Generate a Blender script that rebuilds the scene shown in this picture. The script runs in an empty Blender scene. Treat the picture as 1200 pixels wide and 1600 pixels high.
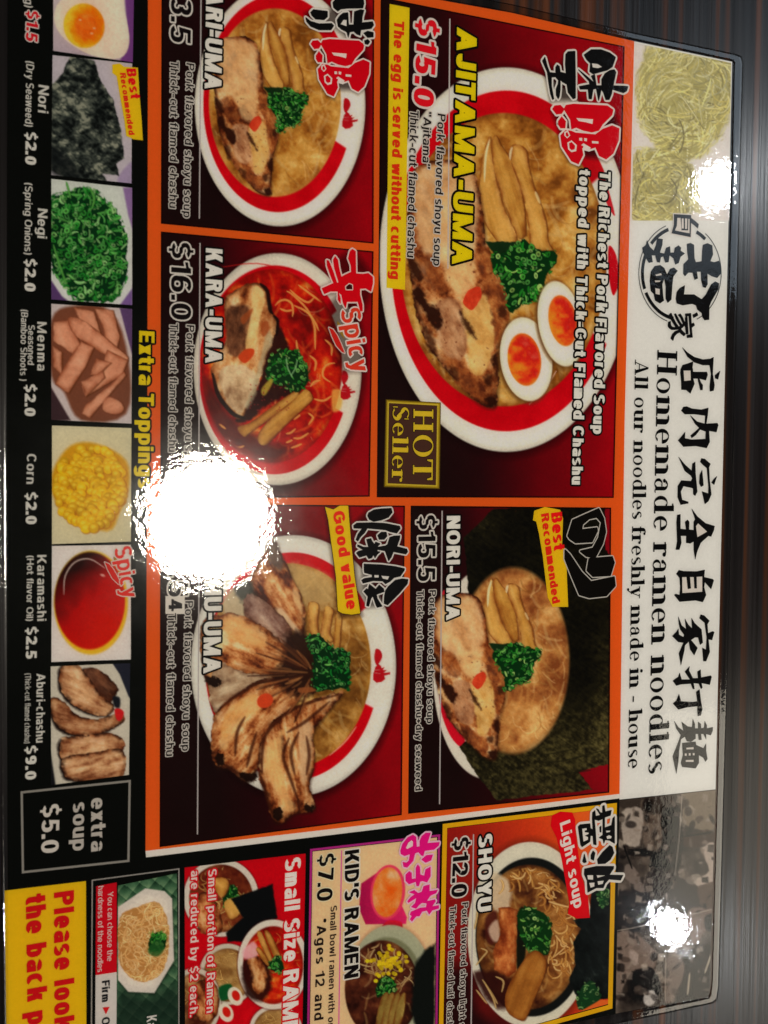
import bpy, math, random
import numpy as np
from mathutils import Vector, Matrix

S = bpy.context.scene
COL = S.collection
R_ = random.Random(7)

# ------------------------------------------------------------------ camera
# The menu lies in the plane z = 0 (X = across the menu, -Y = reading direction).
FPX, DIST = 1690.0, 0.425
SC = 0.425 / 0.425
def _dir(px, py): return Vector(((px - 600) / FPX, -(py - 800) / FPX, -1.0)).normalized()
ax = _dir(4500, 775)
ay = -(_dir(150, 45000))
ay = (ay - ax * ay.dot(ax)).normalized()
az = ax.cross(ay).normalized()
RCW = Matrix((ax, ay, az)).transposed()          # world -> camera
RWC = RCW.transposed()
CAM = RWC @ Vector((0, 0, DIST))
cd = bpy.data.cameras.new('camera'); cam = bpy.data.objects.new('camera', cd); COL.objects.link(cam)
cd.sensor_fit = 'VERTICAL'; cd.sensor_height = 24.0; cd.lens = FPX / 1600 * 24.0
cd.clip_start = 0.01; cd.clip_end = 50
cam.matrix_world = Matrix.Translation(CAM) @ RWC.to_4x4()
S.camera = cam
cd.dof.use_dof = True; cd.dof.focus_distance = 0.47; cd.dof.aperture_fstop = 13.0

# ------------------------------------------------------------------ world and lamps
W = bpy.data.worlds.new('World'); S.world = W; W.use_nodes = True
W.node_tree.nodes['Background'].inputs[0].default_value = (0.9, 0.85, 0.8, 1)
W.node_tree.nodes['Background'].inputs[1].default_value = 0.02
S.view_settings.view_transform = 'Standard'; S.view_settings.look = 'None'
S.view_settings.exposure = 0.28; S.view_settings.gamma = 1.0

RN = np.array(RWC)
def P2W(px, py, z=0.0):
    """where a sight line through photo pixel (px, py) meets the plane of the menu"""
    px = np.asarray(px, float); py = np.asarray(py, float)
    d = np.stack([(px - 600) / FPX, -(py - 800) / FPX, -np.ones_like(px)], -1) @ RN.T
    t = (z - CAM.z) / d[..., 2]
    return np.array(CAM) + d * t[..., None]

def lamp(name, px, py, height, radius, energy, color):
    p = Vector(P2W(px, py).tolist()); d = (p - CAM).normalized(); r = Vector((d.x, d.y, -d.z))
    l = bpy.data.lights.new(name, 'POINT'); l.energy = energy; l.color = color; l.shadow_soft_size = radius
    o = bpy.data.objects.new(name, l); o.location = p + r * (height / r.z); COL.objects.link(o)
lamp('pendant_lamp', 325, 812, 1.7, 0.120, 53, (1.0, 0.925, 0.78))
lamp('ceiling_spotlight', 1124, 290, 2.0, 0.050, 14, (0.93, 0.97, 1.0))
lamp('ceiling_spotlight', 1047, 1451, 2.0, 0.031, 7, (0.93, 0.97, 1.0))
def panel_light(name, p0, p1, height, radiance, color):
    """a dim rectangular ceiling light whose mirror image spans photo pixels p0 to p1"""
    c = []
    for q in (p0, p1):
        p = Vector(P2W(*q).tolist()); d = (p - CAM).normalized(); c.append(p + Vector((d.x, d.y, -d.z)) * (height / -d.z))
    l = bpy.data.lights.new(name, 'AREA'); l.shape = 'RECTANGLE'; l.size = abs(c[1].x - c[0].x); l.size_y = abs(c[1].y - c[0].y)
    l.energy = radiance * math.pi * l.size * l.size_y; l.color = color
    o = bpy.data.objects.new(name, l); o.location = (c[0] + c[1]) / 2; COL.objects.link(o)
panel_light('ceiling_panel_light', (1034, 1118), (1420, 1590), 2.2, 1.75, (1.0, 0.91, 0.74))
panel_light('ceiling_panel_light', (985, -120), (1420, 470), 2.2, 0.75, (0.70, 0.85, 1.0))

# ------------------------------------------------------------------ materials
G = 1.30
def lin(c):
    c = np.asarray(c, float) / 255.0
    return np.where(c <= 0.04045, c / 12.92, ((c + 0.055) / 1.055) ** 2.4)
def base(c): return np.clip(lin(c) * G, 0.0, 0.86)
_mats = {}
def ink(c):
    c = tuple(c)
    if c in _mats: return _mats[c]
    m = bpy.data.materials.new('ink'); m.use_nodes = True; nt = m.node_tree; b = nt.nodes['Principled BSDF']
    n = nt.nodes.new('ShaderNodeTexNoise'); n.inputs['Scale'].default_value = 900; n.inputs['Detail'].default_value = 2
    tc = nt.nodes.new('ShaderNodeTexCoord'); nt.links.new(tc.outputs['Object'], n.inputs['Vector'])
    r = nt.nodes.new('ShaderNodeMapRange'); r.inputs['To Min'].default_value = 0.94; r.inputs['To Max'].default_value = 1.06
    nt.links.new(n.outputs['Fac'], r.inputs['Value'])
    v = nt.nodes.new('ShaderNodeVectorMath'); v.operation = 'SCALE'
    bc = base(c); v.inputs[0].default_value = bc.tolist(); nt.links.new(r.outputs[0], v.inputs['Scale'])
    nt.links.new(v.outputs[0], b.inputs['Base Color'])
    b.inputs['Roughness'].default_value = 0.7; b.inputs['Specular IOR Level'].default_value = 0.0
    _mats[c] = m; return m
def picture_mat():
    m = bpy.data.materials.new('printed_picture'); m.use_nodes = True; nt = m.node_tree; b = nt.nodes['Principled BSDF']
    a = nt.nodes.new('ShaderNodeAttribute'); a.attribute_name = 'Col'
    n = nt.nodes.new('ShaderNodeTexNoise'); n.inputs['Scale'].default_value = 1100; n.inputs['Detail'].default_value = 3
    tc = nt.nodes.new('ShaderNodeTexCoord'); nt.links.new(tc.outputs['Object'], n.inputs['Vector'])
    r = nt.nodes.new('ShaderNodeMapRange'); r.inputs['To Min'].default_value = 0.92; r.inputs['To Max'].default_value = 1.08
    nt.links.new(n.outputs['Fac'], r.inputs['Value'])
    v = nt.nodes.new('ShaderNodeVectorMath'); v.operation = 'SCALE'
    nt.links.new(a.outputs['Color'], v.inputs[0]); nt.links.new(r.outputs[0], v.inputs['Scale'])
    nt.links.new(v.outputs[0], b.inputs['Base Color'])
    b.inputs['Roughness'].default_value = 0.7; b.inputs['Specular IOR Level'].default_value = 0.0
    return m
PIC = picture_mat()

def table_mat():
    m = bpy.data.materials.new('dark_wood_laminate'); m.use_nodes = True; nt = m.node_tree; b = nt.nodes['Principled BSDF']
    N = nt.nodes.new; L = nt.links.new
    tc = N('ShaderNodeTexCoord')
    def band(sx, sy, detail, seed):
        mp = N('ShaderNodeMapping'); mp.inputs['Scale'].default_value = (sx, sy, 1); mp.inputs['Location'].default_value = (seed, seed * .37, 0)
        L(tc.outputs['Object'], mp.inputs['Vector'])
        n = N('ShaderNodeTexNoise'); n.inputs['Scale'].default_value = 1; n.inputs['Detail'].default_value = detail; n.inputs['Roughness'].default_value = .6
        L(mp.outputs[0], n.inputs['Vector']); return n
    n1 = band(105, 1.0, 2, 3.1); n2 = band(420, 5, 3, 8.7); n3 = band(40, .8, 2, 5.5)
    cr = N('ShaderNodeValToRGB'); e = cr.color_ramp.elements
    e[0].position = .36; e[0].color = (*(lin((16, 14, 16)) * G), 1)
    e[1].position = .68; e[1].color = (*(lin((84, 46, 26)) * G), 1)
    x = e.new(.46); x.color = (*(lin((24, 20, 21)) * G), 1)
    x = e.new(.52); x.color = (*(lin((34, 32, 34)) * G), 1)
    x = e.new(.58); x.color = (*(lin((62, 36, 23)) * G), 1)
    L(n1.outputs['Fac'], cr.inputs['Fac'])
    mr = N('ShaderNodeMapRange'); mr.inputs['From Min'].default_value = .3; mr.inputs['From Max'].default_value = .7
    mr.inputs['To Min'].default_value = .75; mr.inputs['To Max'].default_value = 1.2; L(n2.outputs['Fac'], mr.inputs['Value'])
    mr3 = N('ShaderNodeMapRange'); mr3.inputs['From Min'].default_value = .3; mr3.inputs['From Max'].default_value = .7
    mr3.inputs['To Min'].default_value = .7; mr3.inputs['To Max'].default_value = 1.25; L(n3.outputs['Fac'], mr3.inputs['Value'])
    mu = N('ShaderNodeMath'); mu.operation = 'MULTIPLY'; L(mr.outputs[0], mu.inputs[0]); L(mr3.outputs[0], mu.inputs[1])
    v = N('ShaderNodeVectorMath'); v.operation = 'SCALE'; L(cr.outputs['Color'], v.inputs[0]); L(mu.outputs[0], v.inputs['Scale'])
    L(v.outputs[0], b.inputs['Base Color'])
    b.inputs['Roughness'].default_value = .21
    sp = N('ShaderNodeMapRange'); sp.inputs['From Min'].default_value = .35; sp.inputs['From Max'].default_value = .65
    sp.inputs['To Min'].default_value = .22; sp.inputs['To Max'].default_value = .50; L(mu.outputs[0], sp.inputs['Value'])
    sp.inputs['From Min'].default_value = .5; sp.inputs['From Max'].default_value = 1.4; L(sp.outputs[0], b.inputs['Specular IOR Level'])
    bp = N('ShaderNodeBump'); bp.inputs['Strength'].default_value = .35; bp.inputs['Distance'].default_value = .0003
    L(n2.outputs['Fac'], bp.inputs['Height']); L(bp.outputs[0], b.inputs['Normal'])
    return m

def film_mat(ior=1.58):
    m = bpy.data.materials.new('clear_laminating_film'); m.use_nodes = True; nt = m.node_tree; nt.nodes.clear()
    N = nt.nodes.new; L = nt.links.new
    out = N('ShaderNodeOutputMaterial'); tc = N('ShaderNodeTexCoord')
    def noise(s, d, r=.5):
        n = N('ShaderNodeTexNoise'); n.inputs['Scale'].default_value = s; n.inputs['Detail'].default_value = d
        n.inputs['Roughness'].default_value = r; L(tc.outputs['Object'], n.inputs['Vector']); return n
    a = noise(420, 2, .55); c = noise(130, 1); w = noise(22, 0)
    def bump(n, dist, prev=None):
        b = N('ShaderNodeBump'); b.inputs['Strength'].default_value = 1.0; b.inputs['Distance'].default_value = dist
        L(n.outputs['Fac'], b.inputs['Height'])
        if prev: L(prev.outputs[0], b.inputs['Normal'])
        return b
    b1 = bump(w, .00010); b2 = bump(c, .000030, b1); b3 = bump(a, .000028, b2)
    g = N('ShaderNodeBsdfGlossy'); g.inputs['Roughness'].default_value = .03; L(b3.outputs[0], g.inputs['Normal'])
    g2 = N('ShaderNodeBsdfGlossy'); g2.inputs['Roughness'].default_value = .14; L(b1.outputs[0], g2.inputs['Normal'])
    gm = N('ShaderNodeMixShader'); sm = noise(16, 5, .7); mp = N('ShaderNodeMapRange'); mp.inputs['From Min'].default_value = .42; mp.inputs['From Max'].default_value = .72
    mp.inputs['To Min'].default_value = .05; mp.inputs['To Max'].default_value = .17; L(sm.outputs['Fac'], mp.inputs['Value']); L(mp.outputs[0], gm.inputs[0]); L(g.outputs[0], gm.inputs[1]); L(g2.outputs[0], gm.inputs[2])
    t = N('ShaderNodeBsdfTransparent'); f = N('ShaderNodeFresnel'); f.inputs['IOR'].default_value = ior
    mx = N('ShaderNodeMixShader'); L(f.outputs[0], mx.inputs[0]); L(t.outputs[0], mx.inputs[1]); L(gm.outputs[0], mx.inputs[2])
    L(mx.outputs[0], out.inputs['Surface'])
    return m

# ------------------------------------------------------------------ mesh helpers
def Zk(k): return 0.0004 + k * 0.00001
def link(name, me, parent, mat=None, label=None):
    o = bpy.data.objects.new(name, me); COL.objects.link(o)
    if parent: o.parent = parent
    if mat is not None: me.materials.append(mat)
    if label: o['label'] = label
    return o
def mesh(name, verts, faces):
    me = bpy.data.meshes.new(name); me.from_pydata([tuple(map(float, v)) for v in verts], [], faces); me.update(); return me
def flat(name, px, k, color, parent, label=None):
    """a printed flat shape given by its outline in photo pixels"""
    p = np.array(px, float); w = P2W(p[:, 0], p[:, 1]); w[:, 2] = Zk(k)
    area = 0.5 * np.sum(w[:, 0] * np.roll(w[:, 1], -1) - np.roll(w[:, 0], -1) * w[:, 1])
    idx = list(range(len(w)))
    if area < 0: idx.reverse()
    return link(name, mesh(name, w, [idx]), parent, ink(color), label)
def strip(name, p0, p1, w, k, color, parent):
    p0 = np.array(p0, float); p1 = np.array(p1, float); d = p1 - p0; n = np.array([-d[1], d[0]]) / np.hypot(*d) * w / 2
    return flat(name, [p0 + n, p1 + n, p1 - n, p0 - n], k, color, parent)
def frame(name, quad, w, k, color, parent):
    """a printed outline of width w (photo pixels) inside a quad"""
    q = np.array(quad, float); c = []
    n = len(q)
    for i in range(n):
        a = q[i - 1] - q[i]; b = q[(i + 1) % n] - q[i]; a /= np.hypot(*a); b /= np.hypot(*b)
        s = abs(a[0] * b[1] - a[1] * b[0]); c.append(q[i] + (a + b) * w / s)
    allp = np.vstack([q, c]); W3 = P2W(allp[:, 0], allp[:, 1]); W3[:, 2] = Zk(k)
    fs = [[i, (i + 1) % n, n + (i + 1) % n, n + i] for i in range(n)]
    return link(name, mesh(name, W3, fs), parent, ink(color))

class Geo:
    """collects flat pieces (2D, plane metres) with tiny height steps so that overlaps never share a plane"""
    def __init__(s): s.v = []; s.f = []; s.r = random.Random(len(_mats) + 11)
    def piece(s, pts, z):
        i = len(s.v); s.v += [(p[0], p[1], z) for p in pts]; s.f.append(list(range(i, i + len(pts))))
    def bands(s, contours, w, k, dk=3):
        for c in contours:
            n = len(c)
            for i in range(n):
                a = c[i]; b = c[(i + 1) % n]; d = b - a; L = np.hypot(*d)
                z = Zk(k + s.r.random() * dk)
                if L > 1e-9:
                    nn = np.array([-d[1], d[0]]) / L * w
                    s.piece([a + nn, b + nn, b - nn, a - nn], z)
                z = Zk(k + s.r.random() * dk)
                s.piece([a + w * np.array([math.cos(t), math.sin(t)]) for t in OCT], z)
    def build(s, name, parent, color, label=None):
        return link(name, mesh(name, s.v, s.f), parent, ink(color), label)
OCT = [i * math.pi / 4 + .39 for i in range(8)]

_gcache = {}
def glyphs(body, serif=False, spacing=1.0):
    key = (body, serif, spacing)
    if key in _gcache: return _gcache[key]
    if serif: r = serif_line(body)
    else:
        c = bpy.data.curves.new('t', 'FONT'); c.body = body; c.resolution_u = 3; c.space_character = spacing
        o = bpy.data.objects.new('t', c); COL.objects.link(o); bpy.context.view_layer.update()
        me = o.to_mesh()
        V = np.array([v.co[:2] for v in me.vertices]); F = [list(p.vertices) for p in me.polygons]
        # merge coincident vertices
        q = {}; mp = []
        for i, v in enumerate(V):
            kk = (round(v[0], 4), round(v[1], 4)); mp.append(q.setdefault(kk, len(q)))
        V2 = np.zeros((len(q), 2))
        for i, m_ in enumerate(mp): V2[m_] = V[i]
        F = [[mp[i] for i in f] for f in F]
        ed = {}
        for f in F:
            for a, b in zip(f, f[1:] + f[:1]):
                if a != b: ed[(a, b)] = 1
        nxt = {}
        for (a, b) in ed:
            if (b, a) not in ed: nxt.setdefault(a, []).append(b)
        loops = []
        while nxt:
            a = next(iter(nxt)); lp = [a]
            while True:
                ns = nxt.get(lp[-1])
                if not ns: break
                b = ns.pop()
                if not ns: del nxt[lp[-1]]
                if b == lp[0]: break
                lp.append(b)
            if len(lp) > 2: loops.append(lp)
        o.to_mesh_clear(); bpy.data.objects.remove(o); bpy.data.curves.remove(c)
        r = (V2, F, loops)
    _gcache[key] = r; return r

def vhash(ix, iy, seed):
    h = (ix * 374761393 + iy * 668265263 + seed * 974634777) & 0x7fffffff
    h = ((h ^ (h >> 13)) * 1274126177) & 0x7fffffff
    return ((h ^ (h >> 16)) & 0xffff) / 65535.0
def vnoise(x, y, seed=0):
    x = np.asarray(x, float); y = np.asarray(y, float)
    ix = np.floor(x).astype(np.int64); iy = np.floor(y).astype(np.int64); fx = x - ix; fy = y - iy
    fx = fx * fx * (3 - 2 * fx); fy = fy * fy * (3 - 2 * fy)
    a = vhash(ix, iy, seed); b = vhash(ix + 1, iy, seed); c = vhash(ix, iy + 1, seed); d = vhash(ix + 1, iy + 1, seed)
    return (a * (1 - fx) + b * fx) * (1 - fy) + (c * (1 - fx) + d * fx) * fy
def fbm(x, y, seed=0, octv=4):
    s = 0; a = .5; n = 0
    for i in range(octv):
        s = s + a * vnoise(x, y, seed + i * 17); n += a; a *= .55; x = x * 2.03; y = y * 2.03
    return s / n

# ---- grotesque letters drawn from straight strokes and arcs (cap height 1, stroke s)
def sans_glyph(ch, s):
    P = []; t = s * .86; X = .72 + s * .12                       # horizontal thickness, x-height
    def poly(p): P.append(np.array(p, float))
    def box(x0, y0, x1, y1): poly([(x0, y0), (x1, y0), (x1, y1), (x0, y1)])
    def V(x, y0, y1): box(x, y0, x + s, y1)                      # x = left edge
    def H(y, x0, x1): box(x0, y, x1, y + t)                      # y = lower edge
    def D(x0, y0, x1, y1, w=None):                               # slanted stroke cut level, x = left edges
        w = w or s * 1.08; poly([(x0, y0), (x0 + w, y0), (x1 + w, y1), (x1, y1)] if y1 > y0 else [(x1, y1), (x1 + w, y1), (x0 + w, y0), (x0, y0)])
    def A(x0, y0, x1, y1, a0, a1, e=2.35):                       # arc in the box, outer edge
        cx, cy, rx, ry = (x0 + x1) / 2, (y0 + y1) / 2, (x1 - x0) / 2, (y1 - y0) / 2; n = max(4, int(abs(a1 - a0) / 17)); o = []; i_ = []
        for k in range(n + 1):
            a = math.radians(a0 + (a1 - a0) * k / n); c, d = math.cos(a), math.sin(a); m = lambda v: math.copysign(abs(v) ** (2 / e), v)
            o.append((cx + rx * m(c), cy + ry * m(d))); i_.append((cx + max(rx - s, .01) * m(c), cy + max(ry - t, .01) * m(d)))
        poly(o + i_[::-1])
    w = .5
    if ch == ' ': return [], .26
    if ch == 'I': V(0, 0, 1); w = s
    elif ch == 'A': w = .74 + s * .3; c = w / 2 - s * .55; D(0, 0, c, 1); D(w - s * 1.08, 0, c, 1); H(.22, s * .9, w - s * .9)
    elif ch == 'B': w = .64; V(0, 0, 1); H(0, s * .5, w * .5); H(.5 - t / 2, s * .5, w * .5); H(1 - t, s * .5, w * .5); A(w * .1, .5 - t / 2, w * .95, 1, -90, 90); A(w * .05, 0, w, .5 + t / 2, -90, 90)
    elif ch == 'C': w = .72; A(0, -.01, w, 1.01, 38, 322)
    elif ch == 'D': w = .7; V(0, 0, 1); H(0, s * .5, w * .45); H(1 - t, s * .5, w * .45); A(-w * .15, 0, w, 1, -90, 90)
    elif ch == 'E': w = .58; V(0, 0, 1); H(0, s * .5, w); H(.5 - t / 2, s * .5, w * .93); H(1 - t, s * .5, w)
    elif ch == 'F': w = .56; V(0, 0, 1); H(.48 - t / 2, s * .5, w * .9); H(1 - t, s * .5, w)
    elif ch == 'G': w = .76; A(0, -.01, w, 1.01, 40, 335); V(w - s, .12, .48); H(.42, w * .5, w)
    elif ch == 'H': w = .7; V(0, 0, 1); V(w - s, 0, 1); H(.5 - t / 2, s * .5, w - s * .5)
    elif ch == 'J': w = .52; V(w - s, .3, 1); A(0, -.01, w, .6, 180, 360)
    elif ch == 'K': w = .74; V(0, 0, 1); D(s * .7, .36, w - s * 1.25, 1, s * 1.25); D(w - s * 1.2, 0, s * 1.1, .6, s * 1.2)
    elif ch == 'L': w = .56; V(0, 0, 1); H(0, s * .5, w)
    elif ch == 'M': w = .90; V(0, 0, 1); V(w - s, 0, 1); c = w / 2 - s * .5; D(s * .15, 1, c + s * .1, 0, s * .8); D(w - s * .95, 1, c + s * .1, 0, s * .8)
    elif ch == 'N': w = .72; V(0, 0, 1); V(w - s, 0, 1); D(0, 1, w - s * 1.1, 0, s * 1.1)
    elif ch == 'O': w = .78; A(0, -.01, w, 1.01, 0, 180); A(0, -.01, w, 1.01, 180, 360)
    elif ch == 'P': w = .64; V(0, 0, 1); H(.42, s * .5, w * .5); H(1 - t, s * .5, w * .5); A(0, .42, w, 1, -90, 90)
    elif ch == 'R': w = .69; V(0, 0, 1); H(.44, s * .5, w * .5); H(1 - t, s * .5, w * .5); A(0, .44, w * .97, 1, -90, 90); D(w - s * 1.15, 0, w * .42, .5, s * 1.15)
    elif ch == 'S': w = .65; A(0, .45, w * .97, 1.01, 30, 235); A(0, -.01, w, .55, -150, 55); poly([(s * .35, .62), (w * .35, .40 + t * .1), (w - s * .3, .38), (w * .62, .60 - t * .1)])
    elif ch == 'T': w = .62; V(w / 2 - s / 2, 0, 1); H(1 - t, 0, w)
    elif ch == 'U': w = .7; V(0, .33, 1); V(w - s, .33, 1); A(0, -.01, w, .68, 180, 360)
    elif ch == 'W': w = 1.0; D(s * .0 + .2 - s * .3, 0, 0, 1, s); D(.2 - s * .3, 0, .5 - s * .5, 1, s); D(.8 - s * .7, 0, .5 - s * .5, 1, s); D(.8 - s * .7, 0, 1 - s, 1, s)
    elif ch == 'Y': w = .72; V(w / 2 - s / 2, 0, .45); D(w / 2 - s * .54, .36, 0, 1); D(w / 2 - s * .54, .36, w - s * 1.08, 1)
    elif ch == 'Z': w = .62; H(0, 0, w); H(1 - t, 0, w); D(0, t * .8, w - s * 1.2, 1 - t * .8, s * 1.2)
    elif ch == 'o': w = .58; A(0, -.01, w, X + .01, 0, 180); A(0, -.01, w, X + .01, 180, 360)
    elif ch in 'bdpq':
        w = .58; A(0, -.01, w, X + .01, 0, 180); A(0, -.01, w, X + .01, 180, 360)
        x = 0 if ch in 'bp' else w - s; V(x, *((0, 1) if ch in 'bd' else (-.26, X)))
    elif ch == 'c': w = .53; A(0, -.01, w, X + .01, 52, 308)
    elif ch == 'e': w = .57; A(0, -.01, w, X + .01, 0, 180); A(0, -.01, w, X + .01, 180, 322); H(X / 2 - t / 2, s * .5, w - .01)
    elif ch == 'a': w = .53; V(w - s, 0, X * .62); A(.01, X * .35, w, X + .01, 0, 158); A(0, -.01, w * .9, X * .6, 60, 300); A(0, -.01, w * .9, X * .6, 290, 360)
    elif ch == 'g': w = .58; A(0, 0, w, X + .01, 0, 180); A(0, 0, w, X + .01, 180, 360); V(w - s, -.02, X); A(.01, -.28, w, .25, 205, 360)
    elif ch in 'nmh':
        V(0, 0, 1 if ch == 'h' else X); k = 2 if ch == 'm' else 1; a = .54 if k == 1 else .47
        for j in range(k): x = j * (a - s); A(x, X - .62, x + a, X + .01, 0, 155); V(x + a - s, 0, X - .30)
        w = a + (k - 1) * (a - s)
    elif ch == 'u': w = .54; V(w - s, 0, X); V(0, .3, X); A(0, -.01, w, .61, 180, 335)
    elif ch == 'r': w = .36; V(0, 0, X); A(0, X - .55, .52, X + .01, 80, 160); 
    elif ch == 'i': w = s; V(0, 0, X); V(0, 1 - t * .95, 1)
    elif ch == 'j': w = s; V(0, -.2, X); V(0, 1 - t * .95, 1); A(-.2, -.28, s, 0, 250, 360)
    elif ch == 'l': w = s; V(0, 0, 1)
    elif ch == 'k': w = .58; V(0, 0, 1); D(s * .75, .27, w - s * 1.1, X, s * 1.05); D(w - s * 1.05, 0, s * 1.05, .46, s * 1.0)
    elif ch == 's': w = .5; A(0, X * .44, w * .97, X + .01, 30, 235); A(0, -.01, w, X * .56, -150, 55); poly([(s * .35, X * .62), (w * .35, X * .40), (w - s * .3, X * .38), (w * .62, X * .6)])
    elif ch == 't': w = .38; V(.08, .2, .97); H(X - t, -.02, w); A(.08, -.01, .08 + .5, .46, 180, 285)
    elif ch == 'f': w = .34; V(.09, 0, .82); H(X - t, 0, w); A(.09, .6, .09 + .46, 1.01, 82, 180)
    elif ch in 'vy':
        w = .54; c = w / 2 - s * .52; D(c, 0, 0, X, s * 1.04); D(c, 0, w - s * 1.04, X, s * 1.04)
        if ch == 'y': D(c - .13, -.27, c, 0, s * 1.04); H(-.27, .02, c)
    elif ch == 'w': w = .8; D(.17 - s * .3, 0, 0, X, s); D(.17 - s * .3, 0, .4 - s * .5, X, s); D(.63 - s * .7, 0, .4 - s * .5, X, s); D(.63 - s * .7, 0, w - s, X, s)
    elif ch == 'x': w = .54; D(0, 0, w - s * 1.2, X, s * 1.2); D(w - s * 1.2, 0, 0, X, s * 1.2)
    elif ch == 'z': w = .48; H(0, 0, w); H(X - t, 0, w); D(0, t * .8, w - s * 1.1, X - t * .8, s * 1.1)
    elif ch == '0': w = .6; A(0, -.01, w, 1.01, 0, 180); A(0, -.01, w, 1.01, 180, 360)
    elif ch == '1': w = .40; V(w - s, 0, 1); poly([(0, .70), (w - s * .5, .78), (w - s * .5, 1), (w - s * .9, 1), (w - s * 1.2, .88), (0, .70 + t * .9)])
    elif ch == '2': w = .6; A(0, .40, w, 1.01, -35, 172); H(0, 0, w); poly([(0, 0), (s * 1.3, t * .6), (w - s * .15, .52), (w - s * 1.0, .60 - t * .3), (0, t * .9)])
    elif ch == '3': w = .6; A(0, .44, w * .96, 1.01, -85, 155); A(0, -.01, w, .57, -155, 88)
    elif ch == '4': w = .62; V(w - s * 1.6, 0, 1); H(.2, 0, w); D(0, .2, w - s * 1.9, 1, s * 1.0)
    elif ch == '5': w = .6; A(0, -.01, w, .64, -155, 140); H(1 - t, w * .14, w * .93); poly([(.04, .40), (s * 1.0 + .02, .44), (w * .14 + s * .8, 1), (w * .14, 1)])
    elif ch == '6': w = .6; A(0, -.01, w, .62, 0, 180); A(0, -.01, w, .62, 180, 360); A(0, -.01, w * 1.06, 1.01, 48, 190)
    elif ch == '7': w = .58; H(1 - t, 0, w); D(.12, 0, w - s * 1.15, 1 - t * .8, s * 1.1)
    elif ch == '9': w = .6; A(0, .38, w, 1.01, 0, 180); A(0, .38, w, 1.01, 180, 360); A(-.02, -.01, w, 1.01, -132, 10)
    elif ch == '$': p, w = sans_glyph('S', s); P += [q * np.array([.9, .92]) + np.array([0, .04]) for q in p]; w = .6; box(w / 2 - s * .32, -.12, w / 2 + s * .25, .14); box(w / 2 - s * .32, .86, w / 2 + s * .25, 1.12)
    elif ch == '.': w = s * 1.05; box(0, 0, w, s * 1.0)
    elif ch == '-': w = .34; H(.36 - t / 2, 0, w)
    elif ch == '+': w = .5; H(.4 - t / 2, 0, w); V(w / 2 - s / 2, .4 - w / 2, .4 + w / 2)
    elif ch == "'": w = s; D(0, .66, 0, 1, s)
    elif ch == '“': w = s * 2.6; D(.02, .7, 0, 1, s); D(s * 1.5 + .02, .7, s * 1.5, 1, s)
    elif ch == '”': w = s * 2.6; D(0, .7, .02, 1, s); D(s * 1.5, .7, s * 1.5 + .02, 1, s)
    elif ch == '(': w = .26; A(0, -.26, .6, 1.08, 118, 242)
    elif ch == ')': w = .26; A(-.34, -.26, .26, 1.08, -62, 62)
    elif ch == '°': w = .3; A(0, .68, w, 1.0, 0, 180); A(0, .68, w, 1.0, 180, 360)
    return P, w
def sans_line(body, s, ratio):
    """lay out a line so that its length is `ratio` cap heights: letter gaps take up the slack first"""
    gl = [sans_glyph(c, s) for c in body]; n = len(gl) - 1
    nat = sum(w for _, w in gl); q = (ratio - .11 * n) / nat                                   # letters widen or narrow first, then the gaps
    q = min(max(q, .62), 1.36); gl = [([p * np.array([q, 1]) for p in P], w * q) for P, w in gl]; nat *= q
    gap = min(max((ratio - nat) / max(n, 1), .06), .26); tot = nat + gap * n
    V = []; F = []; L = []; x = 0
    for P, w in gl:
        for p in P:
            a = np.sum(p[:, 0] * np.roll(p[:, 1], -1) - np.roll(p[:, 0], -1) * p[:, 1])
            if a < 0: p = p[::-1]
            i = len(V); V += [(q[0] + x, q[1]) for q in p]; F.append(list(range(i, i + len(p)))); L.append(F[-1])
        x += w + gap
    V = np.array(V); V[:, 0] *= ratio / tot
    return V, F, L

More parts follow.
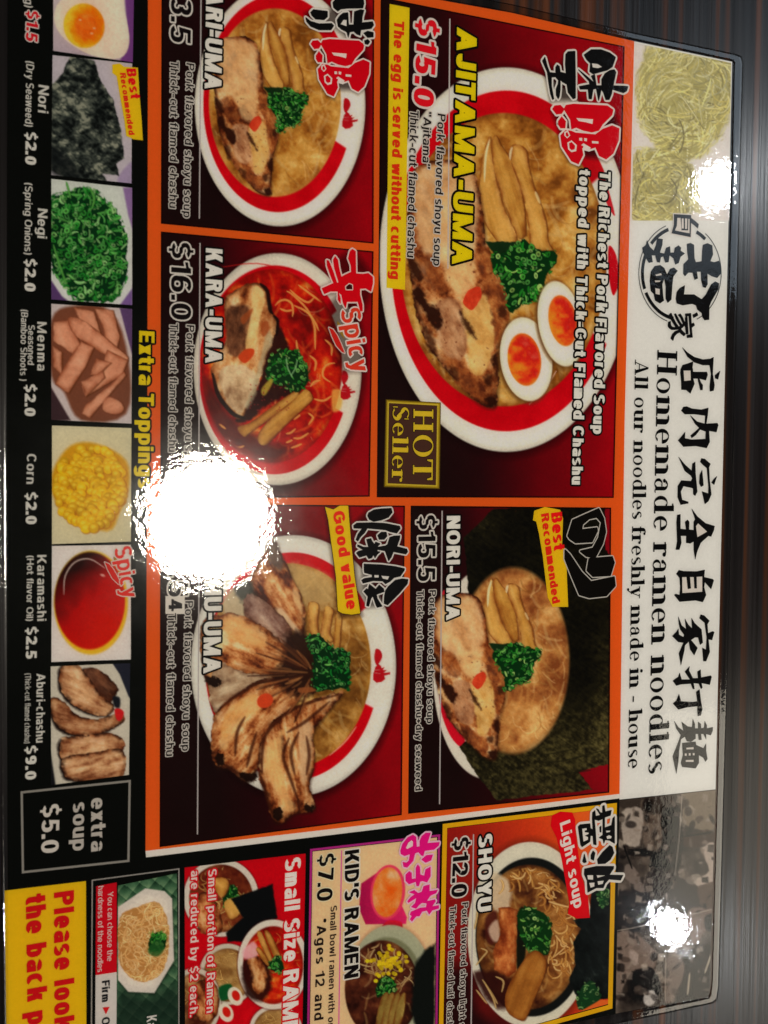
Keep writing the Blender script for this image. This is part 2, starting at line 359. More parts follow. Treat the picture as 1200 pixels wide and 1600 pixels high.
CAPH = 0.682
def T(name, body, p0, p1, cap, fill, parent, out=None, ow=0, out2=None, ow2=0, bold=0.0, serif=False, cjk=False,
      k=26, wob=0.0, shear=0.0, label=None, spacing=1.0, grad=None):
    """one line of lettering: baseline from photo pixel p0 to p1, capitals `cap` pixels high; bold / outlines in pixels"""
    A = P2W(*p0)[:2]; B = P2W(*p1)[:2]; d = B - A; L = np.hypot(*d); d /= L; u = np.array([-d[1], d[0]])
    mid = (np.array(p0, float) + np.array(p1)) / 2
    e = P2W(mid[0] + 1, mid[1])[:2] - P2W(*mid)[:2]; mx = np.hypot(*e)              # metres per photo pixel, across
    hcap = cap * mx; bm = bold * mx
    sans = not (serif or cjk)
    if sans:
        V, F, loops = sans_line(body, min(.115 + 1.45 * bold / cap, .25), L / hcap); bm = 0; X = V[:, 0] * hcap; Y = V[:, 1] * hcap
    else:
        V, F, loops = glyphs(body, serif, spacing); V = V.copy()
        x0, x1 = V[:, 0].min(), V[:, 0].max(); y0, y1 = V[:, 1].min(), V[:, 1].max()
        if cjk: sy = hcap / (y1 - y0); V[:, 1] -= y0
        else: sy = hcap
        sx = (L - 2 * bm) / (x1 - x0)
        X = (V[:, 0] - x0) * sx + bm; Y = V[:, 1] * sy
    X = X + shear * Y
    if wob:
        s_ = 1.0 / (hcap * .22)
        X = X + (fbm(X * s_, Y * s_, 5, 2) - .5) * wob * hcap; Y = Y + (fbm(X * s_ + 9, Y * s_, 9, 2) - .5) * wob * hcap
    P = A + X[:, None] * d + Y[:, None] * u
    cont = [P[lp] for lp in loops]
    root = None
    def mk(geo, col, nm, par): return geo.build(nm, par, col)
    g = Geo()
    for f in F: g.piece(P[f], Zk(k) if cjk else Zk(k + g.r.random() * 2))
    if bm > 0: g.bands(cont, bm, k - 5, 3)
    root = g.build(name, parent, fill, label)
    if out is not None:
        g = Geo(); g.bands(cont, bm + ow * mx, k - 11, 4); mk(g, out, 'outline', parent).name = name + '_outline'
    if out2 is not None:
        g = Geo(); g.bands(cont, bm + (ow + ow2) * mx, k - 17, 4); mk(g, out2, 'outline', parent).name = name + '_halo'
    return root

def shape(name, polys, fill, parent, out=None, ow=0, k=30, label=None, fat=0.0):
    """hand-drawn printed shapes (photo pixels), each closed outline filled, with an optional outline band"""
    g = Geo(); g2 = Geo(); mx = None
    for pl in polys:
        p = np.array(pl, float); w = P2W(p[:, 0], p[:, 1])[:, :2]
        if mx is None: mx = np.hypot(*(P2W(p[0, 0] + 1, p[0, 1])[:2] - w[0]))
        area = 0.5 * np.sum(w[:, 0] * np.roll(w[:, 1], -1) - np.roll(w[:, 0], -1) * w[:, 1])
        if area < 0: w = w[::-1]
        g.piece(w, Zk(k + g.r.random() * 2))
        if fat: g.bands([w], fat * mx, k - 1, 2)
        if out is not None: g2.bands([w], ow * mx, k - 5, 3)
    o = g.build(name, parent, fill, label)
    if out is not None: g2.build(name + '_outline', parent, out)
    return o

# ---- serif capitals and small letters drawn from stems, slabs and bowls (cap height 1)
def serif_line(s):
    V = []; F = []; L = []
    def poly(pts):
        i = len(V); V.extend(pts); F.append(list(range(i, i + len(pts)))); L.append(list(range(i, i + len(pts))))
    def box(x0, y0, x1, y1): poly([(x0, y0), (x1, y0), (x1, y1), (x0, y1)])
    def arc(cx, cy, rx, ry, tx, ty, a0, a1, n=18):
        for i in range(n):
            q = []
            for a, inn in ((i, 0), (i + 1, 0), (i + 1, 1), (i, 1)):
                t = math.radians(a0 + (a1 - a0) * a / n)
                r1, r2 = (rx - tx, ry - ty) if inn else (rx, ry)
                q.append((cx + r1 * math.cos(t), cy + r2 * math.sin(t)))
            if a1 < a0: q.reverse()
            poly(q)
    def dot(cx, cy, r): poly([(cx + r * math.cos(i * .785), cy + r * math.sin(i * .785)) for i in range(8)])
    def quad(a, b, w0, w1=None):
        w1 = w1 or w0; poly([(a[0] - w0 / 2, a[1]), (a[0] + w0 / 2, a[1]), (b[0] + w1 / 2, b[1]), (b[0] - w1 / 2, b[1])])
    x = 0; st = .20; hs = .06; xh = .66; se = .075
    def stem(cx, y0, y1, bot=True, top='both'):
        box(cx - st / 2, y0, cx + st / 2, y1)
        if bot: box(cx - st / 2 - se, y0, cx + st / 2 + se, y0 + hs)
        if top == 'both': box(cx - st / 2 - se, y1 - hs, cx + st / 2 + se, y1)
        elif top == 'left': poly([(cx - st / 2 - se, y1 - hs * 1.6), (cx - st / 2 + .02, y1 - hs * 1.6), (cx + st / 2, y1), (cx - st / 2 - se, y1 - hs * .6)])
    for ch in s:
        if ch == ' ': x += .36; continue
        if ch == 'H': stem(x + .2, 0, 1); stem(x + .72, 0, 1); box(x + .25, .48, x + .68, .54); x += .96
        elif ch == 'T': stem(x + .42, 0, 1, True, None); box(x + .02, .94, x + .82, 1); poly([(x + .02, .72), (x + .07, .72), (x + .13, .95), (x + .02, .95)]); poly([(x + .77, .72), (x + .82, .72), (x + .82, .95), (x + .71, .95)]); x += .86
        elif ch == 'O': arc(x + .46, .5, .42, .52, .17, .045, 0, 360, 28); x += .94
        elif ch == 'S':
            arc(x + .32, .74, .26, .27, .11, .05, 40, 250); arc(x + .34, .27, .29, .29, .14, .05, -140, 75)
            quad((x + .50, .25), (x + .14, .74), .16); box(x + .53, .72, x + .57, 1); box(x + .04, 0, x + .08, .3); x += .68
        elif ch == 'A': quad((x + .14, 0), (x + .42, 1), .05); quad((x + .68, 0), (x + .42, 1), .19, .12); box(x + .2, .3, x + .6, .35); box(x + .0, 0, x + .28, hs); box(x + .52, 0, x + .84, hs); x += .88
        elif ch == 'o': arc(x + .31, xh / 2, .28, xh / 2 + .01, .135, .035, 0, 360, 22); x += .65
        elif ch in 'nmh':
            stem(x + .17, 0, 1 if ch == 'h' else xh, True, 'left'); k = 2 if ch == 'm' else 1
            for j in range(k):
                cx = x + .17 + .38 * (j + 1); stem(cx, 0, xh - .2, True, None)
                arc(cx - .12, xh - .22, .12 + st / 2, .225, st, .07, 0, 130, 8)
            x += .17 + .38 * k + .2
        elif ch == 'u': stem(x + .17, .2, xh, False, 'left'); stem(x + .55, 0, xh, False, 'left'); box(x + .5, 0, x + .7, hs); arc(x + .3, .22, .13 + st / 2, .23, st, .07, 180, 310, 8); x += .75
        elif ch == 'r': stem(x + .17, 0, xh, True, 'left'); arc(x + .36, xh - .2, .16, .2, .05, .06, 60, 170, 6); dot(x + .45, xh - .1, .085); x += .56
        elif ch == 'd': arc(x + .3, xh / 2, .26, xh / 2 + .01, .14, .035, 50, 310, 18); stem(x + .5, 0, 1, False, 'left'); box(x + .5, 0, x + .68, hs); x += .72
        elif ch == 'l': stem(x + .17, 0, 1, True, 'left'); x += .36
        elif ch == 'i': stem(x + .17, 0, xh, True, 'left'); dot(x + .17, .88, .1); x += .36
        elif ch == 'e': arc(x + .3, xh / 2, .27, xh / 2 + .01, .14, .035, 0, 315, 20); box(x + .12, xh / 2 - .01, x + .56, xh / 2 + .035); x += .6
        elif ch == 'a': arc(x + .24, .19, .2, .2, .11, .035, 60, 330, 14); arc(x + .28, xh - .2, .2, .21, .13, .04, 0, 150, 8); box(x + .34, .04, x + .48, xh - .18); dot(x + .13, xh - .17, .075); arc(x + .5, .09, .09, .09, .04, .04, 180, 330, 5); box(x + .2, .35, x + .4, .39); x += .61
        elif ch == 's': arc(x + .24, xh * .74, .19, xh * .27, .09, .04, 40, 250, 12); arc(x + .26, xh * .27, .21, xh * .28, .11, .04, -140, 75, 12); quad((x + .37, xh * .26), (x + .12, xh * .74), .13); x += .5
        elif ch == 'f': stem(x + .17, 0, .8, True, None); arc(x + .3, .8, .13 + st / 2, .21, st, .05, 60, 180, 7); dot(x + .4, .92, .08); box(x + .0, xh - hs, x + .38, xh); x += .42
        elif ch == 'y': quad((x + .33, 0), (x + .15, xh), .17, .17); quad((x + .33, 0), (x + .54, xh), .05); quad((x + .2, -.26), (x + .34, .03), .05, .07); dot(x + .15, -.22, .08); box(x + .0, xh - hs, x + .3, xh); box(x + .42, xh - hs, x + .66, xh); x += .66
        elif ch == '-': box(x + .04, .26, x + .36, .35); x += .4
        x += .02
    return np.array(V), F, L

# ------------------------------------------------------------------ painted canvases (printed photographs as coloured vertex grids)
def srgb(c): return np.asarray(c, float) / 255.0
def ramp(t, stops):
    t = np.clip(t, 0, 1); xs = [s[0] for s in stops]; cs = np.array([s[1] for s in stops], float) / 255.0
    return np.stack([np.interp(t, xs, cs[:, i]) for i in range(3)], -1)
def catmull(pts, closed=True, n=5):
    p = np.array(pts, float); N = len(p); o = []
    rng = range(N) if closed else range(N - 1)
    for i in rng:
        if closed: a, b, c, d = p[i - 1], p[i], p[(i + 1) % N], p[(i + 2) % N]
        else: a, b, c, d = p[max(i - 1, 0)], p[i], p[i + 1], p[min(i + 2, N - 1)]
        for k in range(n):
            t = k / n
            o.append(.5 * (2 * b + (c - a) * t + (2 * a - 5 * b + 4 * c - d) * t * t + (3 * b - a - 3 * c + d) * t ** 3))
    if not closed: o.append(p[-1])
    return np.array(o)

class Canvas:
    def __init__(s, quad, color, step=1.3):
        q = np.array(quad, float)                       # TL, TR, BR, BL in photo pixels
        w = max(np.hypot(*(q[1] - q[0])), np.hypot(*(q[2] - q[3]))); h = max(np.hypot(*(q[3] - q[0])), np.hypot(*(q[2] - q[1])))
        nx, ny = int(w / step) + 2, int(h / step) + 2
        U, Vv = np.meshgrid(np.linspace(0, 1, nx), np.linspace(0, 1, ny))
        Pp = (q[0] * ((1 - U) * (1 - Vv))[..., None] + q[1] * (U * (1 - Vv))[..., None] + q[2] * (U * Vv)[..., None] + q[3] * ((1 - U) * Vv)[..., None])
        s.X = Pp[..., 0]; s.Y = Pp[..., 1]; s.C = np.ones(s.X.shape + (3,)) * srgb(color); s.ID = np.zeros(s.X.shape, int); s.names = ['']
        s.U = U; s.V = Vv
        s.rmin = s.Y.min(1); s.rmax = s.Y.max(1); s.cmin = s.X.min(0); s.cmax = s.X.max(0)
        s.rnd = random.Random(int(q.sum()))
    def win(s, x0, y0, x1, y1):
        r = np.flatnonzero((s.rmin <= y1) & (s.rmax >= y0)); c = np.flatnonzero((s.cmin <= x1) & (s.cmax >= x0))
        if len(r) == 0 or len(c) == 0: return None
        return (slice(r[0], r[-1] + 1), slice(c[0], c[-1] + 1))
    def nid(s, name):
        s.names.append(name); return len(s.names) - 1
    def put(s, w, a, col, eid=None):
        a = np.clip(a, 0, 1); s.C[w] = s.C[w] * (1 - a[..., None]) + col * a[..., None]
        if eid is not None: s.ID[w][a > .5] = eid
    def sd_ell(s, w, cx, cy, rx, ry, rot=0):
        X = s.X[w] - cx; Y = s.Y[w] - cy
        if rot: c, n = math.cos(math.radians(rot)), math.sin(math.radians(rot)); X, Y = X * c + Y * n, -X * n + Y * c
        return (np.sqrt((X / rx) ** 2 + (Y / ry) ** 2) - 1) * min(rx, ry)
    def ell(s, cx, cy, rx, ry, col, rot=0, soft=1.5, a=1.0, eid=None, clip=None):
        r = max(rx, ry) + soft + 1; w = s.win(cx - r, cy - r, cx + r, cy + r)
        if w is None: return
        al = np.clip(.5 - s.sd_ell(w, cx, cy, rx, ry, rot) / soft, 0, 1) * a
        if clip is not None: al = al * clip[w]
        s.put(w, al, col(w) if callable(col) else srgb(col), eid)
    def sd_poly(s, w, p, wob=0, ws=8, seed=1):
        X = s.X[w]; Y = s.Y[w]; ins = np.zeros(X.shape, bool); dm = np.full(X.shape, 1e9)
        for a, b in zip(p, np.roll(p, -1, 0)):
            e = b - a; L2 = e @ e + 1e-9; px = X - a[0]; py = Y - a[1]
            t = np.clip((px * e[0] + py * e[1]) / L2, 0, 1); dm = np.minimum(dm, (px - t * e[0]) ** 2 + (py - t * e[1]) ** 2)
            if a[1] != b[1]:
                cr = ((a[1] > Y) != (b[1] > Y)) & (X < e[0] * (Y - a[1]) / e[1] + a[0]); ins ^= cr
        d = np.sqrt(dm) * np.where(ins, -1, 1)
        if wob: d = d + (fbm(X / ws, Y / ws, seed, 3) - .5) * 2 * wob
        return d
    def poly(s, pts, col, soft=1.5, a=1.0, smooth=True, wob=0, ws=8, eid=None, clip=None, seed=1):
        p = catmull(pts, True, 4) if smooth else np.array(pts, float); m = soft + wob + 2
        w = s.win(p[:, 0].min() - m, p[:, 1].min() - m, p[:, 0].max() + m, p[:, 1].max() + m)
        if w is None: return None, None
        d = s.sd_poly(w, p, wob, ws, seed); al = np.clip(.5 - d / soft, 0, 1) * a
        if clip is not None: al = al * clip[w]
        s.put(w, al, col(w, d) if callable(col) else srgb(col), eid); return w, d
    def stroke(s, pts, wd, col, edge=None, a=1.0, soft=1.2, taper=.5, eid=None, clip=None, n=4):
        p = catmull(pts, False, n); m = wd + soft + 1
        w = s.win(p[:, 0].min() - m, p[:, 1].min() - m, p[:, 0].max() + m, p[:, 1].max() + m)
        if w is None: return
        X = s.X[w]; Y = s.Y[w]; bd = np.full(X.shape, 1e9); bt = np.zeros(X.shape)
        for i in range(len(p) - 1):
            e = p[i + 1] - p[i]; L2 = e @ e + 1e-9; px = X - p[i][0]; py = Y - p[i][1]
            t = np.clip((px * e[0] + py * e[1]) / L2, 0, 1); d = (px - t * e[0]) ** 2 + (py - t * e[1]) ** 2
            k = d < bd; bd = np.where(k, d, bd); bt = np.where(k, (i + t) / (len(p) - 1), bt)
        d = np.sqrt(bd); ww = wd * (1 - taper * np.abs(2 * bt - 1) ** 3)
        al = np.clip((ww - d) / soft + .5, 0, 1) * a
        if clip is not None: al = al * clip[w]
        c = srgb(col)
        if edge is not None:
            q = np.clip(d / np.maximum(ww, .1), 0, 1)[..., None] ** 2; c = c * (1 - q) + srgb(edge) * q
        s.put(w, al, c, eid)
    def mask(s, kind, *a, **kw):
        w = (slice(None), slice(None)); d = s.sd_ell(w, *a) if kind == 'ell' else s.sd_poly(w, catmull(a[0]), **kw)
        return np.clip(.5 - d / 1.5, 0, 1)
    def blur_noise(s, amt=.04, sc=3.0, seed=3):
        n = fbm(s.X / sc, s.Y / sc, seed, 3) - .5; s.C = np.clip(s.C * (1 + n[..., None] * amt * 2), 0, 1)
    def build(s, name, parent, k, label=None):
        ny, nx = s.X.shape; P = P2W(s.X, s.Y); P[..., 2] = Zk(k)
        fid = np.maximum(s.ID[:-1, :-1], s.ID[1:, 1:]) if False else s.ID[:-1, :-1]
        I = np.arange(ny * nx).reshape(ny, nx)
        quads = np.stack([I[:-1, :-1], I[1:, :-1], I[1:, 1:], I[:-1, 1:]], -1)
        colr = np.clip(np.where(s.C <= .04045, s.C / 12.92, ((np.clip(s.C, 0, 1) + .055) / 1.055) ** 2.4) * G, 0, .86)
        root = None
        for eid in range(len(s.names)):
            q = quads[fid == eid]
            if len(q) == 0 and eid: continue
            used = np.unique(q); rm = np.zeros(ny * nx, np.int32); rm[used] = np.arange(len(used)); q = rm[q]
            me = bpy.data.meshes.new(name); me.vertices.add(len(used)); me.vertices.foreach_set('co', P.reshape(-1, 3)[used].astype(np.float32).ravel())
            me.loops.add(q.size); me.loops.foreach_set('vertex_index', q.astype(np.int32).ravel())
            me.polygons.add(len(q)); me.polygons.foreach_set('loop_start', np.arange(0, q.size, 4, dtype=np.int32)); me.update(calc_edges=True)
            at = me.color_attributes.new('Col', 'FLOAT_COLOR', 'POINT')
            cc = np.ones((len(used), 4), np.float32); cc[:, :3] = colr.reshape(-1, 3)[used]; at.data.foreach_set('color', cc.ravel())
            if eid == 0: root = link(name, me, parent, PIC, label)
            else: link(s.names[eid], me, root, PIC)
        return root

def Q(ox, oy, sc):
    def f(*v): return [(ox + v[i] / sc, oy + v[i + 1] / sc) for i in range(0, len(v), 2)]
    return f
# ------------------------------------------------------------------ how the printed food is painted
CHAR = (50, 20, 12)
PORK = [(0, (78, 34, 18)), (.2, (132, 68, 34)), (.4, (178, 112, 62)), (.62, (206, 154, 100)), (.82, (222, 184, 132)), (1, (234, 206, 164))]
BROTH = [(0, (118, 66, 20)), (.3, (162, 102, 36)), (.55, (188, 136, 58)), (.8, (208, 166, 88)), (1, (228, 194, 126))]
KARA = [(0, (110, 10, 8)), (.35, (168, 16, 12)), (.6, (196, 34, 14)), (.8, (210, 84, 26)), (1, (228, 150, 60))]
MENMA = [(0, (158, 100, 38)), (.35, (194, 146, 66)), (.7, (214, 172, 94)), (1, (228, 198, 132))]
def rotc(X, Y, ang):
    c, s = math.cos(math.radians(ang)), math.sin(math.radians(ang)); return X * c + Y * s, -X * s + Y * c
def tex(cv, stops, seed, ang=0, sx=14, sy=5, gain=2.0, off=.5, edge=None, ew=6, ea=1.0, fine=.12):
    def f(w, d=None):
        X, Y = cv.X[w], cv.Y[w]; a, b = rotc(X, Y, ang)
        n = (fbm(a / (sx * 1.5), b / (sy * 1.7), seed, 3) * .55 + fbm(X / 17, Y / 19, seed + 31, 3) * .45) * (1 - fine) + fbm(X / 2.6, Y / 2.6, seed + 5, 2) * fine
        t = (n - .5) * gain + off; c = ramp(t, stops)
        if edge is not None and d is not None:
            q = (np.clip(1 + d / (ew * 3.2), 0, 1) ** 1.3 * np.clip((fbm(X / 17, Y / 17, seed + 60, 3) - .22) * 2.2, 0, 1) * ea * .8)[..., None]
            c = c * (1 - q) + (c * srgb((190, 110, 60)) * .75 + srgb((44, 18, 6)) * .25) * q
            k = np.clip(1 + d / ew, 0, 1) * np.clip((fbm(X / 9, Y / 9, seed + 40, 3) - .30) * 3.2, 0, 1) * ea
            c = c * (1 - k[..., None]) + srgb(edge) * k[..., None]
        return c
    return f
def tr(f, pts): return [f(*p) for p in pts]
def noodles(cv, clip, box, n, cols, edge, wd, ln, seed, a=.9, curl=.5, main=None, soft=1.2):
    r = random.Random(seed)
    for i in range(n):
        x = r.uniform(box[0], box[2]); y = r.uniform(box[1], box[3]); an = r.uniform(0, 6.28) if main is None else math.radians(main) + r.gauss(0, .35)
        pts = [(x, y)]; k = r.uniform(-curl, curl)
        for j in range(5):
            an += k + r.gauss(0, .18); x += math.cos(an) * ln / 5; y += math.sin(an) * ln / 5; pts.append((x, y))
        c = np.array(cols[r.randrange(len(cols))]) * r.uniform(.86, 1.08)
        cv.stroke(pts, wd * r.uniform(.75, 1.2), np.clip(c, 0, 255), edge, a, soft, .4, clip=clip, n=3)
def herb(cv, pts, n, seed, eid, sz=1.0, dark=(8, 50, 18), cols=((16, 92, 26), (28, 130, 36), (52, 156, 50), (36, 138, 42), (104, 186, 76), (74, 168, 60), (166, 212, 108)), wob=3, smooth=True):
    w, d = cv.poly(pts, dark, 1.5, 1, smooth, wob, 7, eid, seed=seed)
    if w is None: return
    clip = np.zeros(cv.X.shape); clip[w] = np.clip(.5 - (d - 3.0) / 2, 0, 1); r = random.Random(seed); p = np.array(pts)
    lo, hi = p.min(0), p.max(0)
    for i in range(n):
        x = r.uniform(lo[0], hi[0]); y = r.uniform(lo[1], hi[1]); u = fbm(np.array(x / 12.), np.array(y / 12.), seed + 2, 2)
        c = cols[min(int((r.random() * .75 + u * .35) * len(cols)), len(cols) - 1)]; c = np.clip(np.array(c) * r.uniform(.8, 1.15), 0, 255); hi_ = np.clip(c * .7 + np.array((180, 220, 150)) * .3, 0, 255)
        q = r.random()
        if q < .45:
            a = r.uniform(0, 6.28); L = r.uniform(5, 13) * sz; k = r.uniform(-1.3, 1.3)
            pt = [(x, y)]
            for j in range(3): pt.append((pt[-1][0] + math.cos(a) * L / 3, pt[-1][1] + math.sin(a) * L / 3)); a += k / 2
            cv.stroke(pt, r.uniform(1.0, 2.3) * sz, hi_ if r.random() < .35 else c, c * .55, .9, 1.1, .5, clip=clip, n=3)
        elif q < .8:
            rr = r.uniform(2.2, 4.6) * sz; e = r.uniform(.5, .95); ro = r.uniform(0, 180)
            cv.ell(x + .6, y + .9, rr + .7, rr * e + .7, (6, 36, 14), ro, 1.6, .6, clip=clip); cv.ell(x, y, rr, rr * e, hi_ if r.random() < .4 else c, ro, 1.1, .95, clip=clip)
            cv.ell(x + .2, y + .2, rr * .5, rr * e * .5, c * .45, ro, 1.0, .85, clip=clip)
        else: cv.ell(x, y, r.uniform(1, 2.4) * sz, r.uniform(.6, 1.4) * sz, (176, 214, 140), r.uniform(0, 180), 1.4, .55, clip=clip)
def slab(cv, pts, seed, ang, eid, stops=MENMA, dk=(120, 62, 22), hl=None, off=.5, smooth=True):
    cv.poly([(x + 1.5, y + .6) for x, y in pts], (84, 42, 16), 2.5, .75, smooth)
    cv.poly(pts, tex(cv, stops, seed, ang, 40, 4.5, 1.1, off, dk, 2.6, .8, .08), 1.3, 1, smooth, 0, 8, eid)
    if hl: cv.stroke(hl, 1.8, (240, 226, 190), None, .8, 1.6, .8)
def egg(cv, c, rw, ry_, rot, yc, yw, yh, eid, seed):
    cv.ell(c[0] - 1, c[1] + 2, rw + 3, ry_ + 3, (96, 60, 26), rot, 5, .8)
    def white(w):
        d = cv.sd_ell(w, c[0], c[1], rw, ry_, rot); k = np.clip(1 + d / (rw * .22), 0, 1)[..., None] ** 2
        return srgb((234, 228, 210)) * (1 - k * .5) + srgb((196, 182, 152)) * k * .5
    cv.ell(c[0], c[1], rw, ry_, white, rot, 1.5, 1, eid)
    def yolk(w):
        X, Y = cv.X[w], cv.Y[w]; d = cv.sd_ell(w, yc[0], yc[1], yw, yh, rot)
        n = fbm(X / 13, Y / 13, seed, 3); t = n * 1.0 + (X - yc[0]) / yw * .22 - (Y - yc[1]) / yh * .18
        col = ramp(t, [(0, (226, 150, 40)), (.3, (224, 112, 34)), (.5, (210, 62, 28)), (.68, (196, 34, 26)), (1, (206, 76, 60))])
        k = np.clip(1 + d / 4.5, 0, 1)[..., None]; return col * (1 - k * .7) + srgb((232, 140, 34)) * k * .7
    cv.ell(yc[0], yc[1], yw, yh, yolk, rot, 1.6)
def bowl(cv, c, rw, rh, band, bw, bh, gap, eid, white=(226, 221, 210)):
    """rim, printed red band (with a gap towards the right) of a bowl seen from above"""
    cv.ell(c[0] + 1, c[1] + 3, rw + 5, rh + 5, (14, 4, 4), 0, 12, .55)
    def rim(w):
        d = cv.sd_ell(w, c[0], c[1], rw, rh, 0); k = np.clip(1 + d / 6, 0, 1)[..., None]; n = (fbm(cv.X[w] / 30, cv.Y[w] / 30, 3, 2) - .5)[..., None]
        return srgb(white) * (1 - .13 * k + n * .06)
    cv.ell(c[0], c[1], rw, rh, rim, 0, 1.5, 1, eid)
    w = cv.win(c[0] - rw, c[1] - rh, c[0] + rw, c[1] + rh); X, Y = cv.X[w], cv.Y[w]
    d = cv.sd_ell(w, band[0], band[1], bw, bh); a = np.clip(.5 - d / 1.5, 0, 1)
    an = np.degrees(np.arctan2((Y - band[1]) / bh, (X - band[0]) / bw))
    g = np.clip((an - gap[0]) / 1.2, 0, 1) * np.clip((gap[1] - an) / 1.2, 0, 1)
    red = ramp(fbm(X / 25, Y / 25, 8, 2), [(0, (182, 0, 16)), (1, (206, 8, 26))]); cv.put(w, a * (1 - g), red)
def broth(cv, c, rw, rh, eid, stops=BROTH, seed=1, edge=(96, 52, 20), soft=2, sc=20, off=.5, gain=1.9, nn=60, ncol=((222, 192, 130), (206, 168, 98)), na=.33):
    def f(w):
        X, Y = cv.X[w], cv.Y[w]; d = cv.sd_ell(w, c[0], c[1], rw, rh); n = fbm(X / (sc * 1.4), Y / (sc * 1.4), seed, 3) * .82 + fbm(X / 5, Y / 5, seed + 3, 2) * .18
        col = ramp((n - .5) * gain + off, stops); k = np.clip(1 + d / 7, 0, 1)[..., None]; return col * (1 - k * .35) + srgb(edge) * k * .35
    cv.ell(c[0], c[1], rw, rh, f, 0, soft, 1, eid)
    clip = np.zeros(cv.X.shape); w = (slice(None), slice(None)); clip = np.clip(.5 - (cv.sd_ell(w, c[0], c[1], rw, rh) + 4) / 4, 0, 1)
    noodles(cv, clip, (c[0] - rw, c[1] - rh, c[0] + rw, c[1] + rh), nn, ncol, None, rw * .014 + .8, rw * .45, seed, na, .35, 75, 2.2)
    noodles(cv, clip, (c[0] - rw * .2, c[1] - rh, c[0] + rw, c[1] + rh), nn // 3, [(238, 210, 150), (150, 96, 40)], None, 1.0, rw * .3, seed + 9, na, .5, 80, 1.6)
    r = random.Random(seed + 1)
    for i in range(nn // 3):
        x, y = c[0] + r.uniform(-1, 1) * rw, c[1] + r.uniform(-1, 1) * rh; q = r.uniform(.8, 2.0); cv.ell(x, y, q, q, (232, 196, 130), 0, 1.4, .35 * na * 2, clip=clip)
    return clip

B1 = Q(760, 100, 5.333); B2 = Q(620, 380, 3.529); B3 = Q(310, 380, 4.103); B4 = Q(310, 820, 3.333)
B5 = Q(670, 780, 3.333); B7 = Q(690, 1250, 4.286); B8 = Q(280, 1320, 2.927)
Z1 = Q(0, 0, 3); Z2 = Q(400, 0, 3); Z3 = Q(800, 0, 3); Z4 = Q(0, 400, 3); Z7 = Q(0, 800, 3); Z9 = Q(800, 800, 3); Z10 = Q(0, 1200, 3); Z12 = Q(800, 1200, 3)

